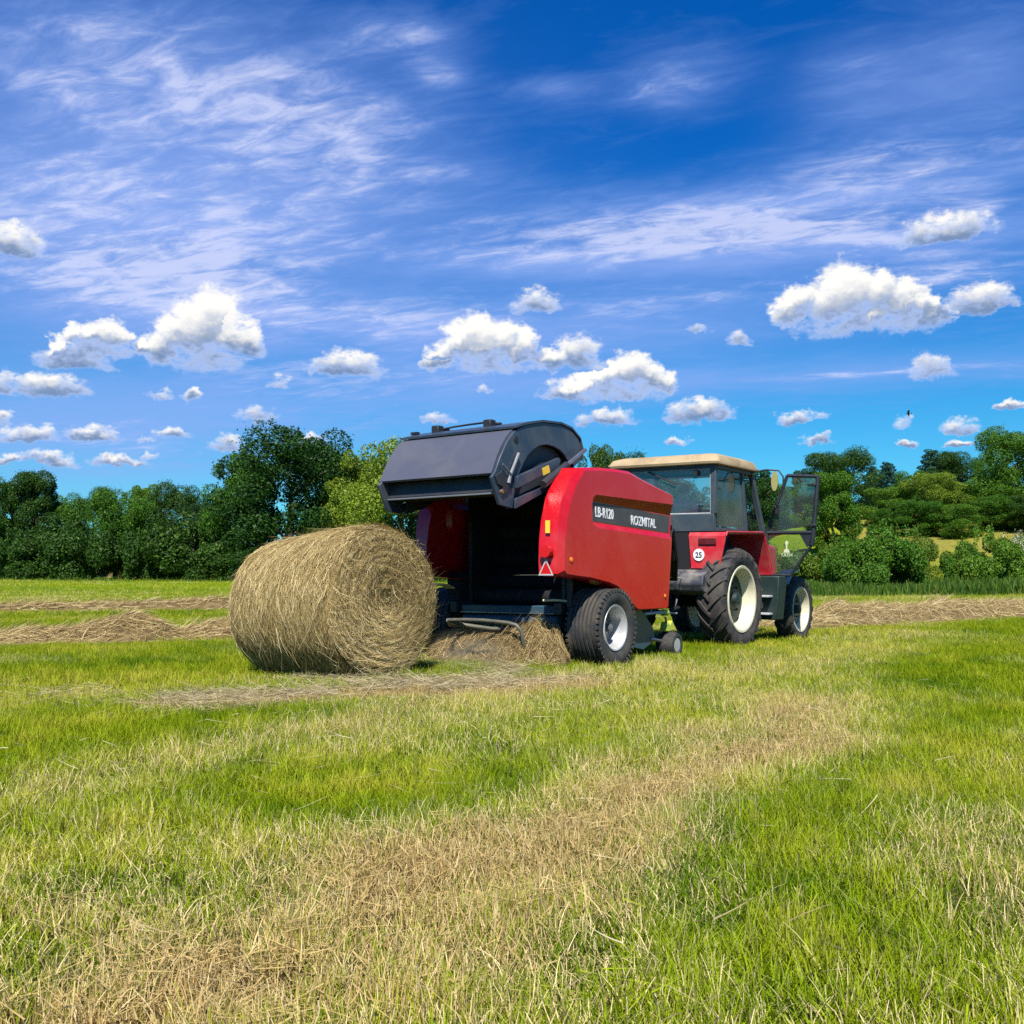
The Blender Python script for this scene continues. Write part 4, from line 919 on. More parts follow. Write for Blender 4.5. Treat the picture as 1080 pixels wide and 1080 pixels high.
    for v in ws.data.vertices: v.co.y += (1.60 - v.co.z) * 0.50
    # closed far-side door
    m = MB(); m.prism([(0.64, 1.62), (1.20, 1.62), (0.76, 2.40), (0.51, 2.40)], -0.775, -0.769); m.build('side_window', glass_side, t)
    m = MB(); m.prism([(0.62, 1.60), (1.16, 1.60), (1.16, 1.02), (0.95, 1.02), (0.70, 1.45)], -0.79, -0.765); m.build('door_panel', cabgrey, t)
    # open near-side door, hinged on the front post and swung square to the cab
    door = empty('cab_door', (0.83, 1.215, 0), parent=t); door.rotation_euler = (0, 0, R(2))
    def D(pts, y0=-0.016, y1=0.016): return pts
    outer = [(0.0, 1.60), (0.31, 2.43), (0.76, 2.40), (0.69, 1.60), (0.665, 1.42), (0.36, 0.985), (0.0, 0.985)]
    fr = MB()
    def bar(p, q, w_): fr.tube([(p[0], 0, p[1]), (q[0], 0, q[1])], w_, 8)
    for p, q, w_ in ((outer[0], outer[1], 0.026), (outer[1], outer[2], 0.026), (outer[2], outer[3], 0.034), (outer[3], (0.0, 1.60), 0.028), (outer[3], outer[4], 0.035), (outer[4], outer[5], 0.022), (outer[5], outer[6], 0.022), (outer[6], outer[0], 0.028)): bar(p, q, w_)
    fr.build('door_frame', dframe, door)
    MB().prism([(0.49, 1.585), (0.67, 1.585), (0.655, 1.43), (0.60, 1.39)], -0.012, 0.012, 'y').build('door_corner_plate', dframe, door)
    m = MB(); m.prism([(0.02, 1.61), (0.315, 2.41), (0.745, 2.385), (0.68, 1.61)], -0.003, 0.003, 'y'); m.build('door_upper_glass', glass_door, door)
    m = MB(); m.prism([(0.015, 1.585), (0.51, 1.585), (0.635, 1.42), (0.35, 1.0), (0.015, 1.0)], -0.003, 0.003, 'y'); m.build('door_lower_glass', glass_door, door)
    hd = MB(); hd.box((0.165, -0.03, 1.94), (0.05, 0.06, 0.14)); hd.tube([(0.165, -0.05, 2.0), (0.15, -0.09, 1.95), (0.15, -0.09, 1.88)], 0.012, 6); hd.build('door_handle', black, door, 0.006)
    for z in (2.28, 1.70): MB().box((0.68, -0.03, z), (0.13, 0.035, 0.035)).build('door_catch', black, door, 0.006)
    # white emblem and a line of worn letters on the lower pane
    em = MB(); cx, cz = 0.30, 1.37
    em.prism([(cx - 0.05, cz - 0.06), (cx + 0.05, cz - 0.06), (cx + 0.028, cz - 0.01), (cx + 0.012, cz - 0.01), (cx + 0.012, cz + 0.05), (cx + 0.03, cz + 0.085), (cx, cz + 0.12), (cx - 0.022, cz + 0.085), (cx - 0.012, cz + 0.05), (cx - 0.012, cz - 0.01), (cx - 0.028, cz - 0.01)], -0.0065, -0.0045, 'y')
    em.build('emblem', faded, door, smooth=None)
    tx = lettering('TATH', 'emblem_lettering', faded, door, 0.068, 1.0, 0.0008, depth=0.0008, align='CENTER'); tx.rotation_euler = (R(90), 0, 0); tx.location = (cx, -0.0055, 1.255)
    # step box and treads under the door
    m = MB(); m.prism([(0.97, 0.97), (1.28, 0.97), (1.28, 0.34), (1.02, 0.34)], 0.72, 1.12); v = m.v; m.v = [(x - (0.06 if z < 0.5 and x > 1 else 0), y, z) for x, y, z in v]; m.build('step_box', darkgreen, t, 0.015)
    for z in (0.68, 0.43): MB().box((0.86, 0.93, z), (0.30, 0.14, 0.03)).build('step_tread', lightgrey, t, 0.006)
    fw = MB(); fw.loft([[(x, 2.15 + 0.56 * math.sin(a) + 0.0, 0.465 + 0.585 * math.cos(a)) for x in (0.74, 0.96)] + [(x, 2.15 + 0.57 * math.sin(a), 0.465 + 0.60 * math.cos(a)) for x in (0.96, 0.74)] for a in np.linspace(R(-50), R(2), 8)], True, True); fw.build('front_fender', lightgrey, t, smooth=50)
    # mirrors
    for s in (1, -1):
        mi = MB(); mi.tube([(s * 0.80, 0.80, 2.46), (s * 0.98, 0.84, 2.49), (s * 1.16, 0.86, 2.47), (s * 1.22, 0.87, 2.38), (s * 1.22, 0.87, 2.26)], 0.011, 8); ma = mi.build('mirror_arm', black, t)
        g_ = MB(); g_.loft([[(s * 1.10 + 0.050 * k * math.cos(a), 0.865 + yy, 2.32 + 0.14 * k * math.sin(a)) for a in np.linspace(0, 2 * math.pi, 20, endpoint=False)] for yy, k in ((-0.02, 1.0), (0.0, 1.04), (0.03, 0.8))], True, True)
        g_.build('mirror', mirror_m, ma)
    # inside: seat, wheel, dash
    m = MB(); m.box((0, 0.20, 1.42), (0.46, 0.46, 0.12)); m.box((0, 0.20, 1.25), (0.3, 0.3, 0.26)); m.build('seat', vinyl, t, 0.04)
    m = MB(); m.box((0, -0.04, 1.70), (0.44, 0.10, 0.46), (R(8), 0, 0)); m.build('seat_back', vinyl, t, 0.04)
    m = MB(); m.box((0, 1.02, 1.50), (0.60, 0.28, 0.36)); m.tube([(0, 0.98, 1.55), (0, 0.80, 1.80)], 0.025, 8); da = m.build('dashboard', black, t, 0.03)
    ring = [Vector((0.20 * math.cos(a), 0.79, 1.81)) + Vector((0, 0.20 * math.sin(a) * 0.78, 0.20 * math.sin(a) * 0.62)) for a in np.linspace(0, 2 * math.pi, 25)]
    m = MB(); m.tube(ring, 0.015, 8); m.tube([ring[0], ring[12]], 0.012, 6); m.tube([ring[6], (0, 0.79, 1.81)], 0.012, 6); m.build('steering_wheel', black, t)
    # rear linkage
    m = MB()
    for s in (-1, 1): m.tube([(s * 0.28, -0.35, 0.55), (s * 0.40, -0.95, 0.50)], 0.03, 8); m.tube([(s * 0.36, -0.72, 0.52), (s * 0.30, -0.45, 0.98)], 0.018, 8)
    m.box((0, -0.75, 0.46), (0.10, 0.55, 0.05)); m.build('hitch_linkage', dark, t)
    for i in range(4): MB().tube([(-0.2 + 0.12 * i, -0.44, 1.15), (-0.2 + 0.12 * i, -0.70, 1.20), (0.0, -1.05, 1.0)], 0.016, 6).build('hydraulic_hose', black, t)
    return t
darkgreen = paint('dark_green_black', (0.012, 0.030, 0.028), 0.5, dirt=(0.05, 0.055, 0.045), scale=5)
dframe = paint('door_frame_black', (0.010, 0.014, 0.020), 0.45, scale=6)
lamp_m = paint('dark_red_lens', (0.10, 0.008, 0.010), 0.3, scale=6)
guard_m = paint('dusty_guard', (0.035, 0.038, 0.050), 0.55, dirt=(0.22, 0.20, 0.17), dirt_amt=0.75, scale=4, hard=(0.40, 0.6))
mirror_m = paint('mirror_back', (0.30, 0.28, 0.10), 0.5, dirt=(0.3, 0.28, 0.14), scale=8)
tractor = build_tractor()

# ------------------------------------------------------------------ driver
def build_driver():
    """seated person seen through the rear window; built in tractor space, then placed in the world"""
    J = [  # joints: position, radius
        ((0, 0.16, 1.56), 0.15), ((0, 0.15, 1.72), 0.145), ((0, 0.15, 1.88), 0.16), ((0, 0.17, 1.99), 0.10), ((0, 0.18, 2.06), 0.058), ((0, 0.20, 2.12), 0.075), ((0, 0.21, 2.20), 0.092), ((0, 0.20, 2.28), 0.070),
        ((0.19, 0.15, 1.95), 0.065), ((0.27, 0.27, 1.72), 0.048), ((0.17, 0.55, 1.80), 0.038), ((0.14, 0.66, 1.83), 0.032),
        ((-0.19, 0.15, 1.95), 0.065), ((-0.27, 0.27, 1.72), 0.048), ((-0.17, 0.55, 1.80), 0.038), ((-0.14, 0.66, 1.83), 0.032),
        ((0.10, 0.20, 1.56), 0.095), ((0.14, 0.62, 1.60), 0.075), ((0.14, 0.70, 1.22), 0.052), ((0.14, 0.82, 1.12), 0.04),
        ((-0.10, 0.20, 1.56), 0.095), ((-0.14, 0.62, 1.60), 0.075), ((-0.14, 0.70, 1.22), 0.052), ((-0.14, 0.82, 1.12), 0.04)]
    E_ = [(0, 1), (1, 2), (2, 3), (3, 4), (4, 5), (5, 6), (6, 7), (3, 8), (8, 9), (9, 10), (10, 11), (3, 12), (12, 13), (13, 14), (14, 15), (0, 16), (16, 17), (17, 18), (18, 19), (0, 20), (20, 21), (21, 22), (22, 23)]
    me = bpy.data.meshes.new('person'); me.from_pydata([j[0] for j in J], E_, [])
    o = bpy.data.objects.new('person', me); COL.objects.link(o)
    sk = o.modifiers.new('Skin', 'SKIN'); 
    for i, v in enumerate(me.skin_vertices[0].data if me.skin_vertices else []): v.radius = (J[i][1],) * 2
    if not me.skin_vertices:
        bm = bmesh.new(); bm.from_mesh(me); lay = bm.verts.layers.skin.verify(); bm.verts.ensure_lookup_table()
        for i, v in enumerate(bm.verts): v[lay].radius = (J[i][1],) * 2; v[lay].use_root = (i == 0)
        bm.to_mesh(me); bm.free()
    sub = o.modifiers.new('Subdivision', 'SUBSURF'); sub.levels = 2; sub.render_levels = 2
    bpy.context.view_layer.update()
    bod = bpy.data.meshes.new_from_object(o.evaluated_get(bpy.context.evaluated_depsgraph_get()))
    o.modifiers.clear(); old = o.data; o.data = bod; bpy.data.meshes.remove(old)
    bod.materials.clear()
    for m_ in (skin, shirt, jeans, hairm): bod.materials.append(m_)
    for p in bod.polygons:
        c = p.center; p.use_smooth = True
        head = c.z > 2.04
        if head: p.material_index = 3 if (c.z > 2.235 or (c.z > 2.14 and c.y < 0.20)) else 0
        elif c.y > 0.50 and c.z > 1.70: p.material_index = 0
        elif c.z < 1.60 or (c.y > 0.32 and c.z < 1.69): p.material_index = 2
        else: p.material_index = 1
    o.matrix_world = tractor.matrix_basis.copy()
    face = MB(); face.loft([[(0.018 * k * math.cos(a), 0.295 + yy, 2.185 + 0.03 * k * math.sin(a)) for a in np.linspace(0, 6.283, 8, endpoint=False)] for yy, k in ((0, 1), (0.025, 0.5))], True, True)
    face.build('nose', skin, o)
    for s in (-1, 1): MB().loft([[(s * (0.088 + 0.006 * k), 0.20 + 0.022 * math.cos(a), 2.19 + 0.034 * math.sin(a)) for a in np.linspace(0, 6.283, 10, endpoint=False)] for k in (0, 2)], True, True).build('ear', skin, o)
    for s in (-1, 1):      # hands closed on the steering wheel
        hnd = MB(); hx = s * 0.14
        hnd.loft([[(hx + 0.035 * math.cos(a) * k, 0.66 + t_, 1.83 + 0.022 * math.sin(a) * k + t_ * 0.3) for a in np.linspace(0, 6.283, 10, endpoint=False)] for t_, k in ((0, 0.9), (0.04, 1.15), (0.08, 1.0))], True, True)
        for f_ in range(4):
            x = hx + (f_ - 1.5) * 0.018; hnd.tube([(x, 0.735, 1.855), (x, 0.775, 1.86), (x, 0.79, 1.835), (x, 0.765, 1.815)], [0.010, 0.009, 0.008, 0.007], 6)
        hnd.tube([(hx - s * 0.03, 0.69, 1.84), (hx - s * 0.055, 0.73, 1.835), (hx - s * 0.05, 0.76, 1.82)], [0.011, 0.010, 0.008], 6)
        hnd.build('hand', skin, o, smooth=60)
    tag(o, 'driver in a pinkish red shirt sitting at the wheel inside the tractor cab', 'person')
build_driver()

# ------------------------------------------------------------------ round bale
def build_bale():
    r = np.random.default_rng(77)
    Lb, R1, R0 = 1.42, 0.715, 0.655      # length, radius at the near end and at the far end
    hd = R(37.0)
    nx, ny = math.cos(hd), -math.sin(hd)                   # axis, towards the end we see
    C1 = np.array([-1.185, 9.17, 0.695]); C0 = C1 - Lb * np.array([nx, ny, 0]); C0[2] = 0.635
    AX = unit(C1 - C0); SI = unit(np.cross(np.array([0, 0, 1.0]), AX)); UP = np.cross(AX, SI)
    mid = np.array([(C0[0] + C1[0]) / 2, (C0[1] + C1[1]) / 2, 0.0])
    def W(t, rad, a):      # t 0..1 along the axis, angle a -> bale space
        c = C0[None, :] + (C1 - C0)[None, :] * np.asarray(t)[:, None]
        return c + np.asarray(rad)[:, None] * (np.cos(a)[:, None] * SI[None, :] + np.sin(a)[:, None] * UP[None, :]) - mid
    def RAD(t, a):
        base = R0 + (R1 - R0) * sstep(0.0, 0.75, t)
        rnd = np.sqrt(np.clip(1 - np.clip((t - 0.93) / 0.09, 0, 1) ** 2 * 0.16, 0, 1)) * np.sqrt(np.clip(1 - np.clip((0.07 - t) / 0.08, 0, 1) ** 2 * 0.2, 0, 1))
        lump = 1 + 0.020 * (fbm(np.asarray(t) * 5 + 3, a * 3.0, 3) - 0.5) + 0.022 * np.sin(2 * a + 0.6) * 0.6 + 0.012 * (fbm(t * 22, a * 1.2, 2) - .5)
        flat = np.where(np.sin(a) < -0.90, 1 - 0.05 * (-np.sin(a) - 0.90) / 0.1, 1.0)
        return base * rnd * lump * flat
    e = empty('hay_bale', tuple(mid)); tag(e, 'large round hay bale just dropped on the mown grass behind the baler', 'hay bale')
    # rolled side: dark packed core under a skin of straws laid round it
    nt_, na = 60, 160
    T, A_ = np.meshgrid(np.linspace(0, 1, nt_), np.linspace(0, 2 * math.pi, na, endpoint=False), indexing='ij')
    v = W(T.ravel(), RAD(T.ravel(), A_.ravel()) - 0.006, A_.ravel())
    i = np.arange(nt_ - 1)[:, None] * na; j = np.arange(na)[None, :]; j2 = (j + 1) % na
    q = np.stack([i + j, i + j2, i + na + j2, i + na + j], -1).reshape(-1, 4)
    vs, qs, off = [v], [q], len(v); mi = [np.zeros(len(q), int)]
    def strands(n, lens, wid, stray, lift, trange=(0.0, 1.0), k=6, dirsd=0.16):
        t = trange[0] + (trange[1] - trange[0]) * r.random(n); a = r.random(n) * 2 * math.pi
        ln = lens[0] + (lens[1] - lens[0]) * r.random(n); dt = r.standard_normal(n) * dirsd
        s = np.linspace(-0.5, 0.5, k)[None, :]
        aa = a[:, None] + s * (ln / 0.68)[:, None]; curl = r.standard_normal(n)[:, None] * 0.06
        tt = np.clip(t[:, None] + s * (ln * dt / Lb)[:, None] + curl * (s * s - 0.08), 0.0, 1.0)
        h = lift * r.random(n)[:, None] ** 1.5 + stray[:, None] * (s + 0.5) ** 2 * ln[:, None] + 0.012 * r.standard_normal(n)[:, None] * s * s
        p = W(tt.ravel(), RAD(tt.ravel(), aa.ravel()) + h.ravel(), aa.ravel()).reshape(n, k, 3)
        p[..., 2] = np.maximum(p[..., 2], 0.0)
        rad = np.cos(a)[:, None] * SI + np.sin(a)[:, None] * UP
        sd = unit(AX[None, :] + 0.5 * rad * r.standard_normal(n)[:, None])
        return ribbons(p, wid * (0.6 + 0.8 * r.random(n)), sd)
    def put(vq):
        nonlocal off
        vs.append(vq[0]); qs.append(vq[1] + off); off += len(vq[0]); mi.append(np.ones(len(vq[1]), int))
    put(strands(36000, (0.06, 0.28), 0.0035, 0.03 * np.abs(r.standard_normal(36000)), 0.018, dirsd=0.34))
    put(strands(3600, (0.08, 0.26), 0.0045, 0.22 * np.abs(r.standard_normal(3600)), 0.024, dirsd=0.6))
    put(strands(900, (0.08, 0.22), 0.0042, 0.22 * np.abs(r.standard_normal(900)), 0.03, (0.93, 1.0), dirsd=0.9))
    me = np_mesh('rolled_side', np.concatenate(vs), np.concatenate(qs)); me.materials.append(straw_dark); me.materials.append(straw)
    me.polygons.foreach_set('material_index', np.concatenate(mi).astype(np.int32)); me.shade_smooth()
    link('rolled_side', me, None, e, smooth=None)
    # two ends: straws coiled in a spiral, loose and tangled at the heart
    for end in (1, 0):
        vs, qs, mi = [], [], []; off = 0
        nr, na = 40, 120
        RR, A_ = np.meshgrid(np.linspace(0, 1, nr), np.linspace(0, 2 * math.pi, na, endpoint=False), indexing='ij')
        def face(rf, a, lift):
            rf = np.asarray(rf); full = RAD(np.full(rf.shape, float(end)), a)
            p = W(np.full(rf.shape, float(end)), rf * full, a)
            dome = 0.050 * (1 - rf ** 4) + 0.022 * (fbm(rf * 9 + 5, a * 1.1, 3) - 0.5) - 0.05 * np.exp(-(rf / 0.30) ** 2) + 0.008 * np.sin(rf * 58 + a + 1.2 * np.sin(a * 2) + 9 * fbm(rf * 4 + 2, a * 1.3, 2))
            return p + (dome + lift)[:, None] * (AX if end else -AX)[None, :]
        v = face(RR.ravel(), A_.ravel(), np.full(RR.size, -0.012)); q = np.stack([(np.arange(nr - 1)[:, None] * na + np.arange(na)[None, :]), (np.arange(nr - 1)[:, None] * na + (np.arange(na)[None, :] + 1) % na), ((np.arange(nr - 1)[:, None] + 1) * na + (np.arange(na)[None, :] + 1) % na), ((np.arange(nr - 1)[:, None] + 1) * na + np.arange(na)[None, :])], -1).reshape(-1, 4)
        vs.append(v); qs.append(q); off = len(v); mi.append(np.zeros(len(q), int))
        for n, l0, l1, jit, lift, wd in ((25000, 0.05, 0.24, 0.28, 0.022, 0.0034), (11000, 0.04, 0.18, 0.95, 0.040, 0.0033), (700, 0.06, 0.20, 1.2, 0.09, 0.0042)) if end else ((3000, 0.06, 0.3, 0.2, 0.03, 0.006),):
            k = 6; rf = np.sqrt(r.random(n)) * 1.0; a = r.random(n) * 2 * math.pi
            jj = jit * r.standard_normal(n) + np.where(rf < 0.36, 1.2 * (0.36 - rf) / 0.36 * r.standard_normal(n), 0) + 0.05
            ln = l0 + (l1 - l0) * r.random(n) ** 1.5; s = np.linspace(-0.5, 0.5, k)[None, :]
            rr = np.clip(rf[:, None] + s * (ln * np.sin(jj) / R1)[:, None], 0.02, 1.015)
            aa = a[:, None] + s * (ln * np.cos(jj))[:, None] / (R1 * np.maximum(rf[:, None], 0.14))
            h = lift * r.random(n)[:, None] + (0.5 + s) ** 2 * (lift * np.abs(r.standard_normal(n)))[:, None]
            p = face(rr.ravel(), aa.ravel(), h.ravel()).reshape(n, k, 3)
            p[..., 2] = np.maximum(p[..., 2], 0.0)
            rad = np.cos(a)[:, None] * SI + np.sin(a)[:, None] * UP
            sd = unit(rad + 0.5 * AX[None, :] * r.standard_normal(n)[:, None] + 0.4 * np.cross(AX, rad) * r.standard_normal(n)[:, None])
            vv, qq = ribbons(p, wd * (0.6 + 0.8 * r.random(n)), sd)
            vs.append(vv); qs.append(qq + off); off += len(vv); mi.append(np.ones(len(qq), int))
        me = np_mesh('bale_end', np.concatenate(vs), np.concatenate(qs)); me.materials.append(straw_dark); me.materials.append(straw_end)
        me.polygons.foreach_set('material_index', np.concatenate(mi).astype(np.int32)); me.shade_smooth()
        link('bale_end', me, None, e, smooth=None)
straw_end = fibre('straw_end', [(0.0, (0.15, 0.095, 0.03)), (0.35, (0.40, 0.28, 0.10)), (0.75, (0.64, 0.49, 0.21)), (1.0, (0.84, 0.73, 0.44))], 0.65, 0.15)
build_bale()

# ------------------------------------------------------------------ loose hay
def heap(name, path, width, height, n, label, cat, wid=0.007, seed=0, lens=(0.10, 0.40), group=None, gaps=0.0, lump=1.6, align=0.5, m_=None):
    """a ridge or pile of loose hay along a path of (x, y, width factor, height factor)"""
    r = np.random.default_rng(seed); P = np.array(path, float)
    seg = np.hypot(np.diff(P[:, 0]), np.diff(P[:, 1])); cum_ = np.concatenate([[0], np.cumsum(seg)]); tot = cum_[-1]
    def at(s):
        f = lambda c: np.interp(s, cum_, P[:, c])
        x, y = f(0), f(1); d = 0.05 * tot
        tx = np.interp(np.minimum(s + d, tot), cum_, P[:, 0]) - np.interp(np.maximum(s - d, 0), cum_, P[:, 0]); ty = np.interp(np.minimum(s + d, tot), cum_, P[:, 1]) - np.interp(np.maximum(s - d, 0), cum_, P[:, 1])
        l = np.hypot(tx, ty); return x, y, tx / l, ty / l, f(2), f(3)
    org = np.array([P[:, 0].mean(), P[:, 1].mean()]); oz = tz(*org)
    def surf(s, c, lift):
        x, y, tx, ty, wf, hf = at(s)
        X = x + ty * c * width * wf; Y = y - tx * c * width * wf
        lumpn = 0.55 + 0.9 * fbm(X * lump + seed, Y * lump, 3) + gaps * (fbm(X * 0.5 + 3 * seed, Y * 0.5, 2) - 0.5)
        hh = np.clip(np.cos(np.clip(np.abs(c), 0, 1) * math.pi / 2) ** 1.2 * lumpn, 0, 2) * height * hf * np.minimum(1, np.minimum(s, tot - s) / (0.12 * tot) + 0.05)
        return np.stack([X - org[0], Y - org[1], terrain(X, Y) - oz + hh + lift], -1)
    ns, nc = max(24, int(tot / 0.12)), 18
    ns = min(ns, 260)
    S, Cc = np.meshgrid(np.linspace(0, tot, ns), np.linspace(-1, 1, nc), indexing='ij')
    v = surf(S.ravel(), Cc.ravel(), np.full(S.size, -0.012)); i = np.arange(ns - 1)[:, None] * nc; j = np.arange(nc - 1)[None, :]
    q = np.stack([i + j, i + nc + j, i + nc + j + 1, i + j + 1], -1).reshape(-1, 4)
    k = 6; s = r.random(n) * tot; c = np.clip(r.normal(0, 0.46, n), -1.15, 1.15)
    a = r.normal(0, 1.0, n) * (1 - align) * 1.6 + 0.3
    ln = lens[0] + (lens[1] - lens[0]) * r.random(n) ** 1.4; u = np.linspace(-0.5, 0.5, k)[None, :]
    bend = r.standard_normal(n)[:, None] * 0.35
    ss = np.clip(s[:, None] + u * (ln * np.cos(a))[:, None] + bend * (u * u) * ln[:, None], 0, tot)
    cc = np.clip(c[:, None] + (u * (ln * np.sin(a))[:, None] + bend * (u * u - 0.1) * ln[:, None]) / width, -1.25, 1.25)
    tilt = r.standard_normal(n)[:, None] * 0.22
    lift = 0.05 * r.random(n)[:, None] ** 2 * min(1, height / 0.25) + np.abs(tilt) * (u + 0.5) ** 1.5 * ln[:, None] + 0.004
    p = surf(ss.ravel(), cc.ravel(), lift.ravel()).reshape(n, k, 3)
    sd = unit(r.standard_normal((n, 3)))
    v2, q2 = ribbons(p, wid * (0.6 + 0.8 * r.random(n)), sd)
    me = np_mesh(name, np.concatenate([v, v2]), np.concatenate([q, q2 + len(v)]))
    me.materials.append(hay_core); me.materials.append(m_ or hay)
    me.polygons.foreach_set('material_index', np.concatenate([np.zeros(len(q)), np.ones(len(q2))]).astype(np.int32)); me.shade_smooth()
    o = link(name, me, None, smooth=None); o.location = (org[0], org[1], oz)
    tag(o, label, cat, group)
    return o

def bw(x, y):      # baler space -> world
    c, s = math.cos(BA), math.sin(BA); return (B0[0] + c * x + s * y, B0[1] - s * x + c * y)
heap('hay_windrow', [(-9.6, 12.6, 1, .45), (-7.1, 13.9, 1, .55), (-6.5, 14.25, 1, .8), (-6.0, 14.4, 1.1, 1.3), (-5.55, 14.55, 1.2, 1.75), (-5.25, 14.75, 1.0, 1.2), (-5.0, 15.0, .8, .5), (-4.7, 15.3, 1, .9), (-4.0, 16.0, 1, 1.0), (-2.6, 17.3, 1, .9)], 0.62, 0.22, 16000, 'ridge of raked hay running up to the fallen bale, heaped highest at one hump', 'hay windrow', 0.009, 1, (0.10, 0.4))
heap('hay_windrow', [(-22, 25.5, 1, .6), (-14, 27.6, 1, .7), (-10.5, 29.0, 1, .8), (-8.0, 30.2, 1, 1.3), (-5.5, 31.8, 1, 1.0)], 0.75, 0.26, 5000, 'second, farther row of raked hay showing just past the bale', 'hay windrow', 0.018, 2, (0.2, 0.6))
heap('hay_windrow', [(-62, 78, 1, .8), (-48, 82, 1, 1.0), (-30, 86, 1, 1.0), (-22, 88, 1, .7)], 2.0, 0.55, 3500, 'thin pale hay row at the foot of the dark trees', 'hay windrow', 0.05, 3, (0.4, 1.4))
heap('hay_windrow', [(4.6, 17.9, 1.0, 1.0), (5.6, 18.9, 1.1, 1.15), (7.2, 20.3, 1, 1.05), (9.0, 21.8, 1, .95), (12.0, 24.3, 1, .95), (17.0, 28.5, 1, 1.0), (24, 34.5, 1, 1)], 0.85, 0.34, 30000, 'long raked hay row reaching from the front tractor wheel towards the hedge', 'hay windrow', 0.009, 4, (0.12, 0.45), gaps=0.9)
heap('hay_pile', [(*bw(-1.0, -0.25), .8, .5), (*bw(-0.55, -0.30), 1.0, .75), (*bw(0.0, -0.32), 1, .85), (*bw(0.38, -0.30), .9, .7)], 0.45, 0.36, 6000, 'shaded hay lying under the raised kicker of the baler', 'hay pile', 0.006, 5, (0.08, 0.35), lump=3, align=0.1, m_=hay_brown_shade)
heap('hay_pile', [(*bw(0.14, -0.86), .6, .25), (*bw(0.38, -0.74), 1.0, .9), (*bw(0.62, -0.58), 1.0, 1.0), (*bw(0.88, -0.46), .8, .45)], 0.32, 0.42, 6500, 'tangled heap of hay spilled beside the ribbed baler tyre', 'hay pile', 0.006, 6, (0.08, 0.38), lump=3, align=0.0, m_=hay_brown_shade)
def scatter_straw():
    r = np.random.default_rng(9); ps, wd, sd = [], [], []
    def band(n, ax, ay, bx, by, w_, l=(0.06, 0.32), clump=0.5):
        t = r.random(n); x = ax + (bx - ax) * t + r.normal(0, w_, n); y = ay + (by - ay) * t + r.normal(0, w_ * 1.0, n)
        keep = r.random(n) < sstep(0.42, 0.62, fbm(x * 1.7, y * 1.7 + 4, 3)) * (1 - clump) + clump * sstep(0.45, 0.6, fbm(x * 3.3 + 8, y * 3.3, 2))
        x, y = x[keep], y[keep]; n = len(x); a = r.random(n) * 6.283; ln = l[0] + (l[1] - l[0]) * r.random(n) ** 2; k = 5
        u = np.linspace(-0.5, 0.5, k)[None, :]; bend = r.standard_normal(n)[:, None] * 0.3
        px = x[:, None] + u * (ln * np.cos(a))[:, None] - bend * u * u * (ln * np.sin(a))[:, None]; py = y[:, None] + u * (ln * np.sin(a))[:, None] + bend * u * u * (ln * np.cos(a))[:, None]
        h = (0.03 + 0.055 * r.random(n))[:, None] + u * (ln * 0.25 * r.standard_normal(n))[:, None]
        pz = terrain(px.ravel(), py.ravel()).reshape(n, k) + np.maximum(h, 0.01)
        ps.append(np.stack([px, py, pz], -1)); wd.append(0.0038 * (0.6 + 0.7 * r.random(n))); sd.append(unit(r.standard_normal((n, 3)) + [0, 0, 0.0]))
    band(9000, -2.6, 7.05, 0.5, 8.7, 0.24); band(3500, -0.3, 8.2, *bw(0.5, -0.9), 0.22); band(2200, -4.2, 7.9, -1.8, 7.2, 0.35)
    band(1500, -1.9, 8.8, -0.7, 8.45, 0.14); band(900, -3.5, 5.2, 3.5, 9.5, 1.6, (0.05, 0.2)); band(700, -1.2, 2.0, 2.0, 5.0, 0.7, (0.04, 0.16)); band(500, -2.5, 4.0, -0.5, 6.0, 0.8, (0.05, 0.2))
    p = np.concatenate(ps); v, q = ribbons(p, np.concatenate(wd), np.concatenate(sd))
    me = np_mesh('loose_straw', v, q); me.materials.append(hay_loose); me.shade_smooth(); o = link('loose_straw', me, None, smooth=None)
    tag(o, 'scattered dry hay stalks lying on the mown grass before the bale', 'loose hay', kind='stuff')
hay_loose = fibre('loose_hay_stalks', [(0.0, (0.22, 0.16, 0.075)), (0.5, (0.42, 0.33, 0.17)), (1.0, (0.60, 0.52, 0.33))], 0.7, 0.2)
scatter_straw()

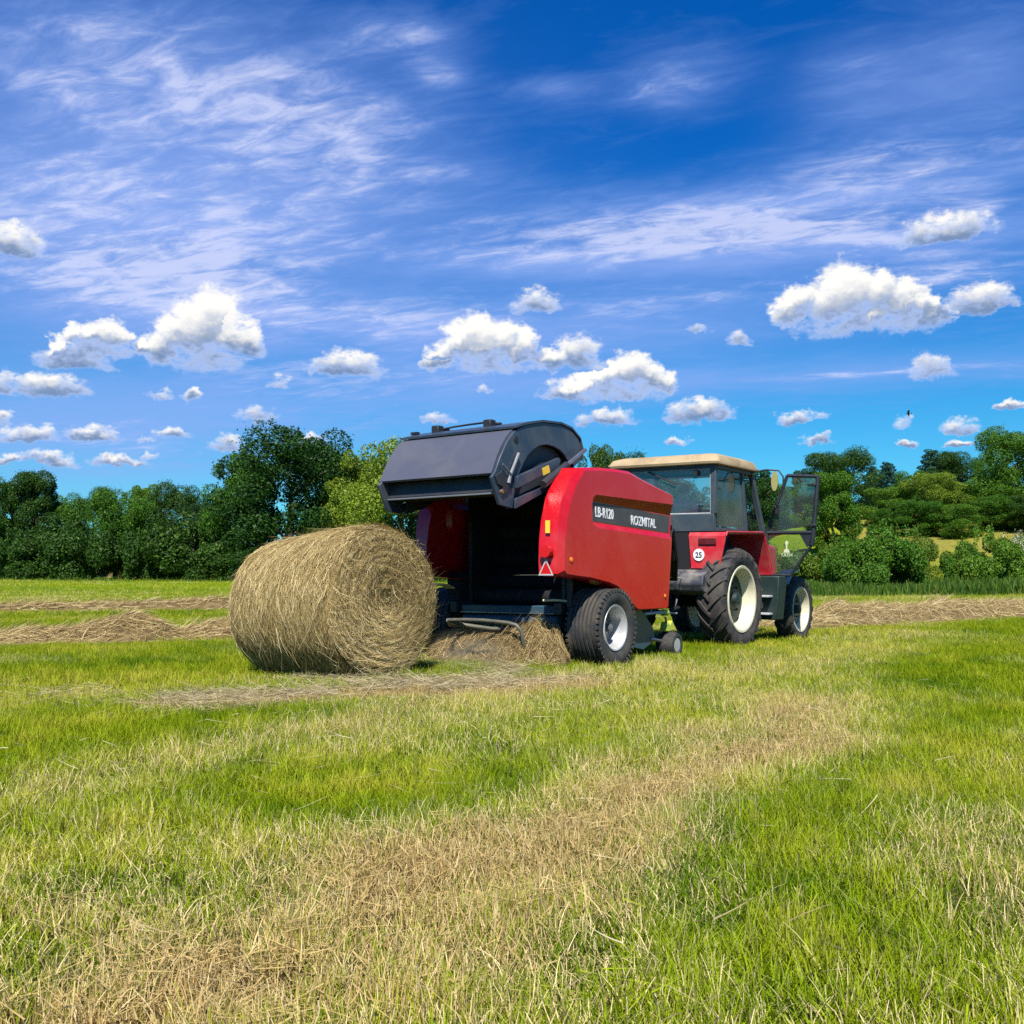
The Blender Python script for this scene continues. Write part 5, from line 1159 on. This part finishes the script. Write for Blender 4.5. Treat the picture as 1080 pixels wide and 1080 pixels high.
def dust():
    me = bpy.data.meshes.new('dust'); bm = bmesh.new(); bmesh.ops.create_icosphere(bm, subdivisions=3, radius=1.0); bm.to_mesh(me); bm.free()
    m, nt, out = mat('hay_dust')
    tc = N(nt, 'ShaderNodeTexCoord'); ln = N(nt, 'ShaderNodeVectorMath', operation='LENGTH'); L(nt, tc.outputs['Object'], ln.inputs[0])
    fo = N(nt, 'ShaderNodeMapRange', interpolation_type='SMOOTHSTEP'); L(nt, ln.outputs['Value'], fo.inputs[0]); fo.inputs[1].default_value = 1.0; fo.inputs[2].default_value = 0.2
    n1 = N(nt, 'ShaderNodeTexNoise', i_Scale=2.2, i_Detail=4.0); L(nt, tc.outputs['Object'], n1.inputs['Vector'])
    d1 = N(nt, 'ShaderNodeMapRange'); L(nt, n1.outputs[0], d1.inputs[0]); d1.inputs[1].default_value = 0.38; d1.inputs[2].default_value = 0.7; d1.inputs[4].default_value = 1.5
    mu = N(nt, 'ShaderNodeMath', operation='MULTIPLY'); L(nt, fo.outputs[0], mu.inputs[0]); L(nt, d1.outputs[0], mu.inputs[1])
    v = N(nt, 'ShaderNodeVolumePrincipled'); v.inputs['Color'].default_value = (0.72, 0.62, 0.42, 1); L(nt, mu.outputs[0], v.inputs['Density']); L(nt, v.outputs[0], out.inputs['Volume'])
    o = link('dust', me, m, smooth=None); o.location = (-0.42, 9.55, 0.22); o.scale = (0.62, 0.40, 0.26); o.rotation_euler = (0, 0, -BA)
    tag(o, 'thin tan dust drifting between the bale and the baler', 'dust', kind='stuff')
dust()

# ------------------------------------------------------------------ trees and shrubs
def leafmat(name, dk, md, lt, trans=0.25):
    m, nt, out = mat(name)
    g = N(nt, 'ShaderNodeNewGeometry'); oi = N(nt, 'ShaderNodeObjectInfo')
    c = ramp(nt, g.outputs['Random Per Island'], [(0.0, dk), (0.5, md), (1.0, lt)])
    hsv = N(nt, 'ShaderNodeHueSaturation'); L(nt, c, hsv.inputs['Color'])
    mr = N(nt, 'ShaderNodeMapRange'); L(nt, oi.outputs['Random'], mr.inputs[0]); mr.inputs[3].default_value = 0.82; mr.inputs[4].default_value = 1.2; L(nt, mr.outputs[0], hsv.inputs['Value'])
    mh = N(nt, 'ShaderNodeMapRange'); L(nt, oi.outputs['Random'], mh.inputs[0]); mh.inputs[3].default_value = 0.515; mh.inputs[4].default_value = 0.488; L(nt, mh.outputs[0], hsv.inputs['Hue'])
    p = N(nt, 'ShaderNodeBsdfPrincipled', i_Roughness=0.55); p.inputs['Specular IOR Level'].default_value = 0.25
    t = N(nt, 'ShaderNodeBsdfTranslucent'); L(nt, hsv.outputs[0], p.inputs['Base Color']); L(nt, hsv.outputs[0], t.inputs[0])
    ms = N(nt, 'ShaderNodeMixShader', i_0=trans); L(nt, p.outputs[0], ms.inputs[1]); L(nt, t.outputs[0], ms.inputs[2]); L(nt, ms.outputs[0], out.inputs[0])
    return m
leaf_dark = leafmat('leaf_dark', (0.010, 0.036, 0.004), (0.024, 0.072, 0.006), (0.055, 0.120, 0.010))
leaf_mid = leafmat('leaf_mid', (0.026, 0.084, 0.004), (0.064, 0.162, 0.008), (0.125, 0.235, 0.015))
leaf_light = leafmat('leaf_light', (0.050, 0.105, 0.005), (0.115, 0.190, 0.010), (0.205, 0.270, 0.026))
leaf_pine = leafmat('leaf_pine', (0.007, 0.030, 0.014), (0.016, 0.058, 0.024), (0.034, 0.090, 0.034), 0.1)
leaf_flower = leafmat('flowering_leaf', (0.04, 0.10, 0.015), (0.16, 0.22, 0.06), (0.75, 0.70, 0.52))
bark = paint('bark', (0.075, 0.055, 0.040), 0.9, dirt=(0.14, 0.11, 0.08), scale=6, bump=0.6, bscale=20)

def leaf_cloud(lumps, n, size, seed, droop=0.0, shell=0.72, spiky=0.0):
    """leaf-sized quads over and in a set of lumps (x,y,z,rx,rz)"""
    r = np.random.default_rng(seed); Lm = np.array(lumps, float)
    wgt = Lm[:, 3] ** 2; idx = r.choice(len(Lm), n, p=wgt / wgt.sum()); l = Lm[idx]
    d = unit(r.standard_normal((n, 3))); rad = shell + (1 - shell) * r.random(n) ** 0.5
    rad = np.where(r.random(n) < 0.10, r.random(n) ** 0.5, rad)
    rad = rad * (0.86 + 0.30 * fbm(d[:, 0] * 2.2 + 10 + idx, d[:, 1] * 2.2 + d[:, 2] * 2.7 + idx * 1.7, 3)) + np.where(r.random(n) < 0.13, 0.30 * r.random(n), 0)
    c = l[:, :3] + d * rad[:, None] * np.stack([l[:, 3], l[:, 3], l[:, 4]], -1)
    nrm = unit(d * 0.8 + 0.75 * r.standard_normal((n, 3)) + np.array([0, 0, 0.35]))
    t1 = unit(np.cross(nrm, r.standard_normal((n, 3)))); t1[:, 2] -= droop; t1 = unit(t1); t2 = unit(np.cross(nrm, t1))
    s = size * (0.6 + 0.8 * r.random(n))
    a = t1 * s[:, None]; b = t2 * (s * 0.55)[:, None]
    v = np.stack([c - a, c + b * 0.9 - a * 0.1, c + a, c - b * 0.9 - a * 0.1], 1).reshape(-1, 3)
    q = np.arange(n * 4).reshape(-1, 4)
    return np_mesh('crown', v, q)

def crown_lumps(kind, r):
    """unit tree: height 1, trunk at the origin"""
    out = []
    if kind == 'round':
        for k in range(64):
            z = 0.05 + 0.86 * r.random(); w_ = 0.38 * math.sqrt(max(0.05, 1 - ((z - 0.50) / 0.50) ** 2)); a = r.random() * 6.283; q = w_ * math.sqrt(r.random())
            s = 0.045 + 0.11 * r.random() ** 1.6; q *= 0.92 + 0.25 * r.random(); out.append((q * math.cos(a), q * math.sin(a), min(z, 0.99 - s), s, s * (0.75 + 0.4 * r.random())))
    elif kind == 'tall':
        for k in range(46):
            z = 0.07 + 0.85 * r.random(); w_ = 0.24 * math.sqrt(max(0.05, 1 - ((z - 0.45) / 0.56) ** 2)); a = r.random() * 6.283; q = w_ * math.sqrt(r.random())
            s = 0.035 + 0.08 * r.random() ** 1.5; out.append((q * math.cos(a), q * math.sin(a), min(z, 0.985 - s), s, s * 1.1))
    elif kind == 'conifer':
        for k in range(44):
            z = 0.10 + 0.86 * (k / 44); w_ = 0.17 * (1 - z) ** 0.8 + 0.012; a = k * 2.4; s = 0.030 + 0.055 * (1 - z)
            out.append((w_ * math.cos(a), w_ * math.sin(a), z, s * 1.3, s * 0.75))
    elif kind == 'spread':
        for k in range(60):
            z = 0.06 + 0.74 * r.random(); w_ = 0.50 * math.sqrt(max(0.05, 1 - ((z - 0.38) / 0.60) ** 2)); a = r.random() * 6.283; q = w_ * math.sqrt(r.random())
            s = 0.05 + 0.12 * r.random() ** 1.5; out.append((q * math.cos(a), q * math.sin(a), min(z, 0.98 - s), s, s * 0.8))
    elif kind == 'bush':
        for k in range(26):
            a = r.random() * 6.283; q = 0.62 * math.sqrt(r.random()); z = 0.10 + (0.72 - 0.35 * q) * r.random(); s = 0.13 + 0.13 * r.random()
            out.append((q * math.cos(a), q * math.sin(a), min(z, 0.98 - s), s, s * 0.9))
        for k in range(7):      # shoots standing proud of the rest
            a = r.random() * 6.283; q = 0.5 * r.random(); out.append((q * math.cos(a), q * math.sin(a), 0.80 + 0.16 * r.random(), 0.05, 0.14))
    return out

def trunk_mesh(kind, r):
    m = MB(); top = {'round': 0.66, 'tall': 0.75, 'conifer': 0.95, 'spread': 0.55, 'bush': 0.5}[kind]; r0 = {'round': 0.026, 'tall': 0.020, 'conifer': 0.018, 'spread': 0.03, 'bush': 0.02}[kind]
    pts = [(0, 0, -0.03)] + [(0.015 * r.standard_normal(), 0.015 * r.standard_normal(), top * t) for t in (0.25, 0.5, 0.75, 1.0)]
    m.tube(pts, [r0, r0 * 0.85, r0 * 0.65, r0 * 0.42, r0 * 0.15], 8)
    for k in range(9 if kind != 'conifer' else 0):
        z = top * (0.2 + 0.7 * r.random()); a = r.random() * 6.283; ln = (0.16 if kind != 'spread' else 0.3) * (0.6 + 0.7 * r.random())
        m.tube([(0, 0, z), (ln * 0.5 * math.cos(a), ln * 0.5 * math.sin(a), z + ln * 0.35), (ln * math.cos(a), ln * math.sin(a), z + ln * 0.85)], [r0 * 0.45, r0 * 0.3, r0 * 0.1], 6)
    return m

PROTO = {}
def proto(kind, lm, size, n, seed):
    key = (kind, lm.name, seed)
    if key not in PROTO:
        r = np.random.default_rng(seed)
        me = leaf_cloud(crown_lumps(kind, r), n, size, seed); me.materials.append(lm)
        tm = trunk_mesh(kind, r); t = bpy.data.meshes.new('trunk'); t.from_pydata(tm.v, [], tm.f); t.materials.append(bark); t.shade_smooth()
        PROTO[key] = (me, t)
    return PROTO[key]

def plant(name, px, dist, top_py, wpx, kind, lm, seed, label, cat, group, leaf=None, n=9000):
    """a tree whose place, height and spread are read off its bearing, distance and the height it reaches"""
    x = (px - 540) / FPX * dist; zb = tz(x, dist); r_ = ray(px, top_py); f = dist / r_.y
    h = max(0.6, CAM_H + r_.z * f - zb); wid = wpx / FPX * dist
    halfw = {'round': 0.88, 'tall': 0.56, 'conifer': 0.40, 'spread': 1.22, 'bush': 1.45}[kind]
    me, t = proto(kind, lm, leaf or 0.017, n, seed)
    e = empty(name, (x, dist, zb - 0.02), random.random() * 6.28)
    e.scale = (wid / halfw, wid / halfw, h)
    tag(e, label, cat, group)
    cn, sn = ('crown', 'trunk') if cat == 'tree' else ('foliage', 'stem')
    o = bpy.data.objects.new(cn, me); COL.objects.link(o); o.parent = e
    o2 = bpy.data.objects.new(sn, t); COL.objects.link(o2); o2.parent = e
    return e

G1, G2, G3 = 'trees of the dark wood past the bale', 'trees on the slope past the hedge', 'shrubs of the hedge'
T = [
    # dark wood, from the picture edge inwards
    ('broadleaf_tree', -22, 76, 500, 90, 'round', leaf_dark, 1, 'dark tree cut by the picture edge at the outer end of the wood'),
    ('broadleaf_tree', 14, 84, 506, 62, 'tall', leaf_mid, 2, 'narrow tree rising between the wood edge tree and the tall dark one'),
    ('broadleaf_tree', 37, 78, 496, 60, 'tall', leaf_dark, 3, 'tallest very dark narrow tree at the outer end of the wood'),
    ('broadleaf_tree', 66, 80, 517, 62, 'round', leaf_mid, 4, 'low rounded tree just inside the tall dark narrow one'),
    ('broadleaf_tree', 98, 86, 512, 60, 'round', leaf_dark, 5, 'half hidden dark tree second back in the middle of the wood'),
    ('broadleaf_tree', 122, 74, 514, 80, 'round', leaf_mid, 1, 'mid green bushy tree in front, with foliage down to the grass'),
    ('broadleaf_tree', 152, 78, 509, 55, 'tall', leaf_mid, 6, 'slim tree with a ragged pointed top in mid wood'),
    ('broadleaf_tree', 180, 76, 505, 72, 'round', leaf_dark, 7, 'dark broad tree standing before the dip in the wood'),
    ('broadleaf_tree', 214, 84, 519, 62, 'round', leaf_dark, 4, 'low dark tree in the dip beside the big round tree'),
    ('broadleaf_tree', 252, 74, 476, 96, 'round', leaf_mid, 8, 'mid green shoulder tree leaning against the big round tree'),
    ('broadleaf_tree', 304, 72, 449, 168, 'round', leaf_dark, 9, 'biggest round dark tree of the wood, rising straight above the bale'),
    ('broadleaf_tree', 350, 76, 466, 92, 'round', leaf_light, 10, 'fresh green rounded tree leaning out from behind the biggest dark tree'),
    ('broadleaf_tree', 376, 70, 472, 92, 'round', leaf_light, 11, 'yellow green tree in the sun next to the raised gate'),
    ('willow_tree', 424, 70, 436, 200, 'spread', leaf_light, 12, 'pale green willow partly covered by the raised baler gate'),
    ('broadleaf_tree', 480, 82, 470, 120, 'round', leaf_mid, 7, 'tree mostly covered by the baler gate, beside the willow'),
    ('broadleaf_tree', 632, 84, 466, 78, 'round', leaf_dark, 8, 'dark tree top showing between the baler gate and the cab roof'),
    ('broadleaf_tree', 668, 92, 471, 60, 'round', leaf_dark, 5, 'smaller tree top just above the end of the cab roof'),
    ('broadleaf_tree', 720, 90, 500, 100, 'round', leaf_dark, 2, 'dark tree seen only through the cab windows'),
    ('broadleaf_tree', 796, 80, 493, 62, 'tall', leaf_dark, 6, 'dark tree standing in the gap between mirror and cab'),
    ('broadleaf_tree', 832, 84, 508, 70, 'round', leaf_mid, 4, 'green tree seen through the open cab door'),
    # slope
    ('broadleaf_tree', 878, 66, 497, 62, 'tall', leaf_mid, 3, 'rounded fresh green tree right beside the open cab door'),
    ('broadleaf_tree', 890, 128, 472, 88, 'round', leaf_dark, 9, 'broad dark tree highest on the slope above the cab door'),
    ('broadleaf_tree', 852, 124, 494, 46, 'tall', leaf_dark, 6, 'small dark tree tucked behind the top of the open door'),
    ('spruce_tree', 938, 132, 485, 34, 'conifer', leaf_pine, 21, 'single dark spruce left of the spruce pair on the ridge'),
    ('spruce_tree', 922, 136, 490, 26, 'conifer', leaf_pine, 22, 'small spruce beside the broad dark slope tree'),
    ('broadleaf_tree', 960, 126, 496, 44, 'round', leaf_mid, 1, 'low tree between the spruces on the ridge'),
    ('spruce_tree', 985, 130, 471, 42, 'conifer', leaf_pine, 21, 'tallest blue black spruce in the ridge group'),
    ('spruce_tree', 1003, 134, 474, 44, 'conifer', leaf_pine, 22, 'second blue black spruce shoulder to shoulder with the tallest'),
    ('broadleaf_tree', 1016, 128, 473, 66, 'round', leaf_dark, 5, 'dark rounded crown joined to the spruce pair on the ridge'),
    ('broadleaf_tree', 1046, 122, 476, 52, 'round', leaf_mid, 10, 'ridge tree between the dark crown and the tall edge tree'),
    ('broadleaf_tree', 944, 80, 512, 80, 'round', leaf_mid, 7, 'mid slope round tree above the pale mown gap'),
    ('broadleaf_tree', 990, 78, 496, 82, 'round', leaf_light, 11, 'bright green round tree centred on the slope'),
    ('broadleaf_tree', 966, 74, 526, 62, 'round', leaf_mid, 8, 'small round tree at the foot of the bright green one'),
    ('broadleaf_tree', 1030, 80, 506, 80, 'round', leaf_mid, 4, 'wide mid green tree under the tall edge tree'),
    ('broadleaf_tree', 1056, 74, 522, 76, 'round', leaf_mid, 9, 'low spreading tree in front of the tall edge tree'),
    ('broadleaf_tree', 1078, 80, 449, 100, 'round', leaf_mid, 12, 'tall open crowned tree cut by the picture edge on the slope'),
    ('broadleaf_tree', 1008, 72, 530, 66, 'round', leaf_mid, 7, 'low dark round tree under the bright green slope tree'),
    ('broadleaf_tree', 1082, 72, 520, 70, 'round', leaf_dark, 10, 'dark low tree at the picture edge behind the white blossom'),
    ('broadleaf_tree', 1130, 90, 470, 100, 'round', leaf_mid, 3, 'slope tree just outside the picture edge'),
    ('broadleaf_tree', 930, 76, 536, 40, 'round', leaf_mid, 1, 'small tree at the lower end of the mown gap on the slope'),
]
for nm, px, dist, top, wpx, kind, lm, seed, label in T:
    plant(nm, px, dist, top, wpx, kind, lm, seed, label, 'tree', G1 if px < 845 else G2, leaf=0.0090 if kind != 'conifer' else 0.009, n=52000 if kind != 'conifer' else 26000)
S = [
    ('hedge_shrub', 868, 50, 572, 74, 'bush', leaf_light, 31, 'yellow green shrub beside the front tractor wheel'),
    ('hedge_shrub', 898, 47, 562, 70, 'bush', leaf_mid, 32, 'dark leafy shrub second along from the tractor'),
    ('hedge_shrub', 934, 48, 552, 84, 'bush', leaf_mid, 33, 'tall thick shrub with upright shoots in mid hedge'),
    ('hedge_shrub', 964, 50, 557, 56, 'bush', leaf_light, 34, 'sunny shrub closing the hedge before the gap'),
    ('hedge_shrub', 1016, 50, 570, 52, 'bush', leaf_mid, 31, 'first low shrub after the gap in the hedge'),
    ('hedge_shrub', 1044, 49, 553, 66, 'bush', leaf_mid, 32, 'tall shrub with feathery top after the gap'),
    ('flowering_shrub', 1074, 52, 560, 44, 'bush', leaf_flower, 35, 'shrub covered in cream white blossom at the hedge end'),
    ('hedge_shrub', 1096, 49, 566, 60, 'bush', leaf_mid, 33, 'shrub running out of the picture past the white blossom'),
    ('hedge_shrub', 828, 52, 574, 60, 'bush', leaf_mid, 34, 'shrub seen through the lower glass of the cab door'),
    ('field_shrub', 905, 88, 548, 60, 'bush', leaf_mid, 31, 'bushes at the lower edge of the far mown gap'),
]
for nm, px, dist, top, wpx, kind, lm, seed, label in S:
    plant(nm, px, dist, top, wpx, kind, lm, seed, label, 'shrub', G3 if dist < 60 else 'scrub at the foot of the slope trees', leaf=0.021, n=30000)
U = [(-10, 70), (40, 71), (84, 70), (160, 71), (205, 72), (236, 70), (290, 69), (345, 70), (400, 71), (450, 72)]
W_ = ['under the picture edge tree', 'under the tallest narrow tree', 'under the low rounded tree', 'under the slim ragged tree', 'below the dip in the wood', 'below the shoulder tree', 'under the biggest round tree', 'hidden low behind the bale top', 'beneath the yellow green tree', 'beneath the pale willow']
for (px, dist), wtxt in zip(U, W_):
    plant('undergrowth_shrub', px, dist, random.choice((538, 546, 556, 570, 562)), random.choice((70, 90, 120)), 'bush', leaf_dark, 31 + (px % 4), 'dark undergrowth bush ' + wtxt, 'shrub', 'bushes along the foot of the wood', leaf=0.022, n=24000)

# tall unmown grass along the hedge foot
def rough_grass():
    r = np.random.default_rng(4); n = 42000
    u = r.random(n); d = 42.5 + 7 * r.random(n); px = 780 + 420 * u; x = (px - 540) / FPX * d
    n2 = 2500; x2 = -46 + 44 * r.random(n2); d2 = 66 + 3 * r.random(n2); x = np.concatenate([x, x2]); d = np.concatenate([d, d2]); n = n + n2
    h = (0.14 + 0.48 * r.random(n) ** 2.0) * (0.5 + fbm(x * .6, d * .6, 2)); h[-n2:] *= 0.5
    z = terrain(x, d); k = 4; t = np.linspace(0, 1, k)[None, :]; a = r.random(n) * 6.283; ln = 0.35 * r.random(n) * h
    p = np.stack([x[:, None] + (ln * np.cos(a))[:, None] * t ** 2, d[:, None] + (ln * np.sin(a))[:, None] * t ** 2, z[:, None] + h[:, None] * t], -1)
    b = r.random(n) * 6.283
    v, q = ribbons(p, 0.05 + 0.03 * r.random(n), np.stack([np.cos(b), np.sin(b), 0 * b], -1))
    me = np_mesh('rough_grass', v, q); me.materials.append(rough_m); me.shade_smooth()
    tag(link('rough_grass', me, None, smooth=None), 'tall uncut grass along the foot of hedge and wood', 'grass', kind='stuff')
rough_m = fibre('rough_grass', [(0.0, (0.018, 0.060, 0.004)), (0.5, (0.050, 0.125, 0.008)), (1.0, (0.15, 0.21, 0.025))], 0.6, 0.3)
rough_grass()

# ------------------------------------------------------------------ bird
def bird():
    m = MB(); m.loft([[(0.05 * k * math.cos(a), y, 0.045 * k * math.sin(a)) for a in np.linspace(0, 6.283, 10, endpoint=False)] for y, k in ((-0.20, 0.25), (-0.12, 0.6), (0.0, 1.0), (0.10, 0.8), (0.16, 0.55), (0.20, 0.5), (0.235, 0.15))], True, True)
    for s in (-1, 1):
        m.loft([[(s * x, y0, z), (s * x, (y0 + y1) / 2, z + 0.012), (s * x, y1, z), (s * x, (y0 + y1) / 2, z - 0.006)] for x, y0, y1, z in ((0.03, -0.09, 0.09, 0.01), (0.20, -0.10, 0.10, 0.07), (0.36, -0.10, 0.05, 0.06), (0.50, -0.10, -0.05, 0.02))], True, True)
    m.loft([[(-w_, y, 0), (w_, y, 0), (w_, y, 0.01), (-w_, y, 0.01)] for y, w_ in ((-0.17, 0.02), (-0.34, 0.06))], True, True)
    o = m.build('bird', black, smooth=50); r_ = ray(958, 436); d = 95.0
    o.location = Vector((0, 0, CAM_H)) + r_ * d; o.rotation_euler = (0.25, 0.5, R(70))
    tag(o, 'small dark bird flying high above the slope trees', 'bird')
bird()

# ------------------------------------------------------------------ render settings
scene.cycles.use_denoising = False
try: scene.cycles.denoiser = 'OPENIMAGEDENOISE'; scene.cycles.denoising_input_passes = 'RGB_ALBEDO_NORMAL'
except Exception: pass
scene.cycles.volume_step_rate = 2.0; scene.cycles.max_bounces = 8; scene.cycles.transparent_max_bounces = 12; scene.cycles.diffuse_bounces = 3
scene.cycles.sample_clamp_indirect = 6
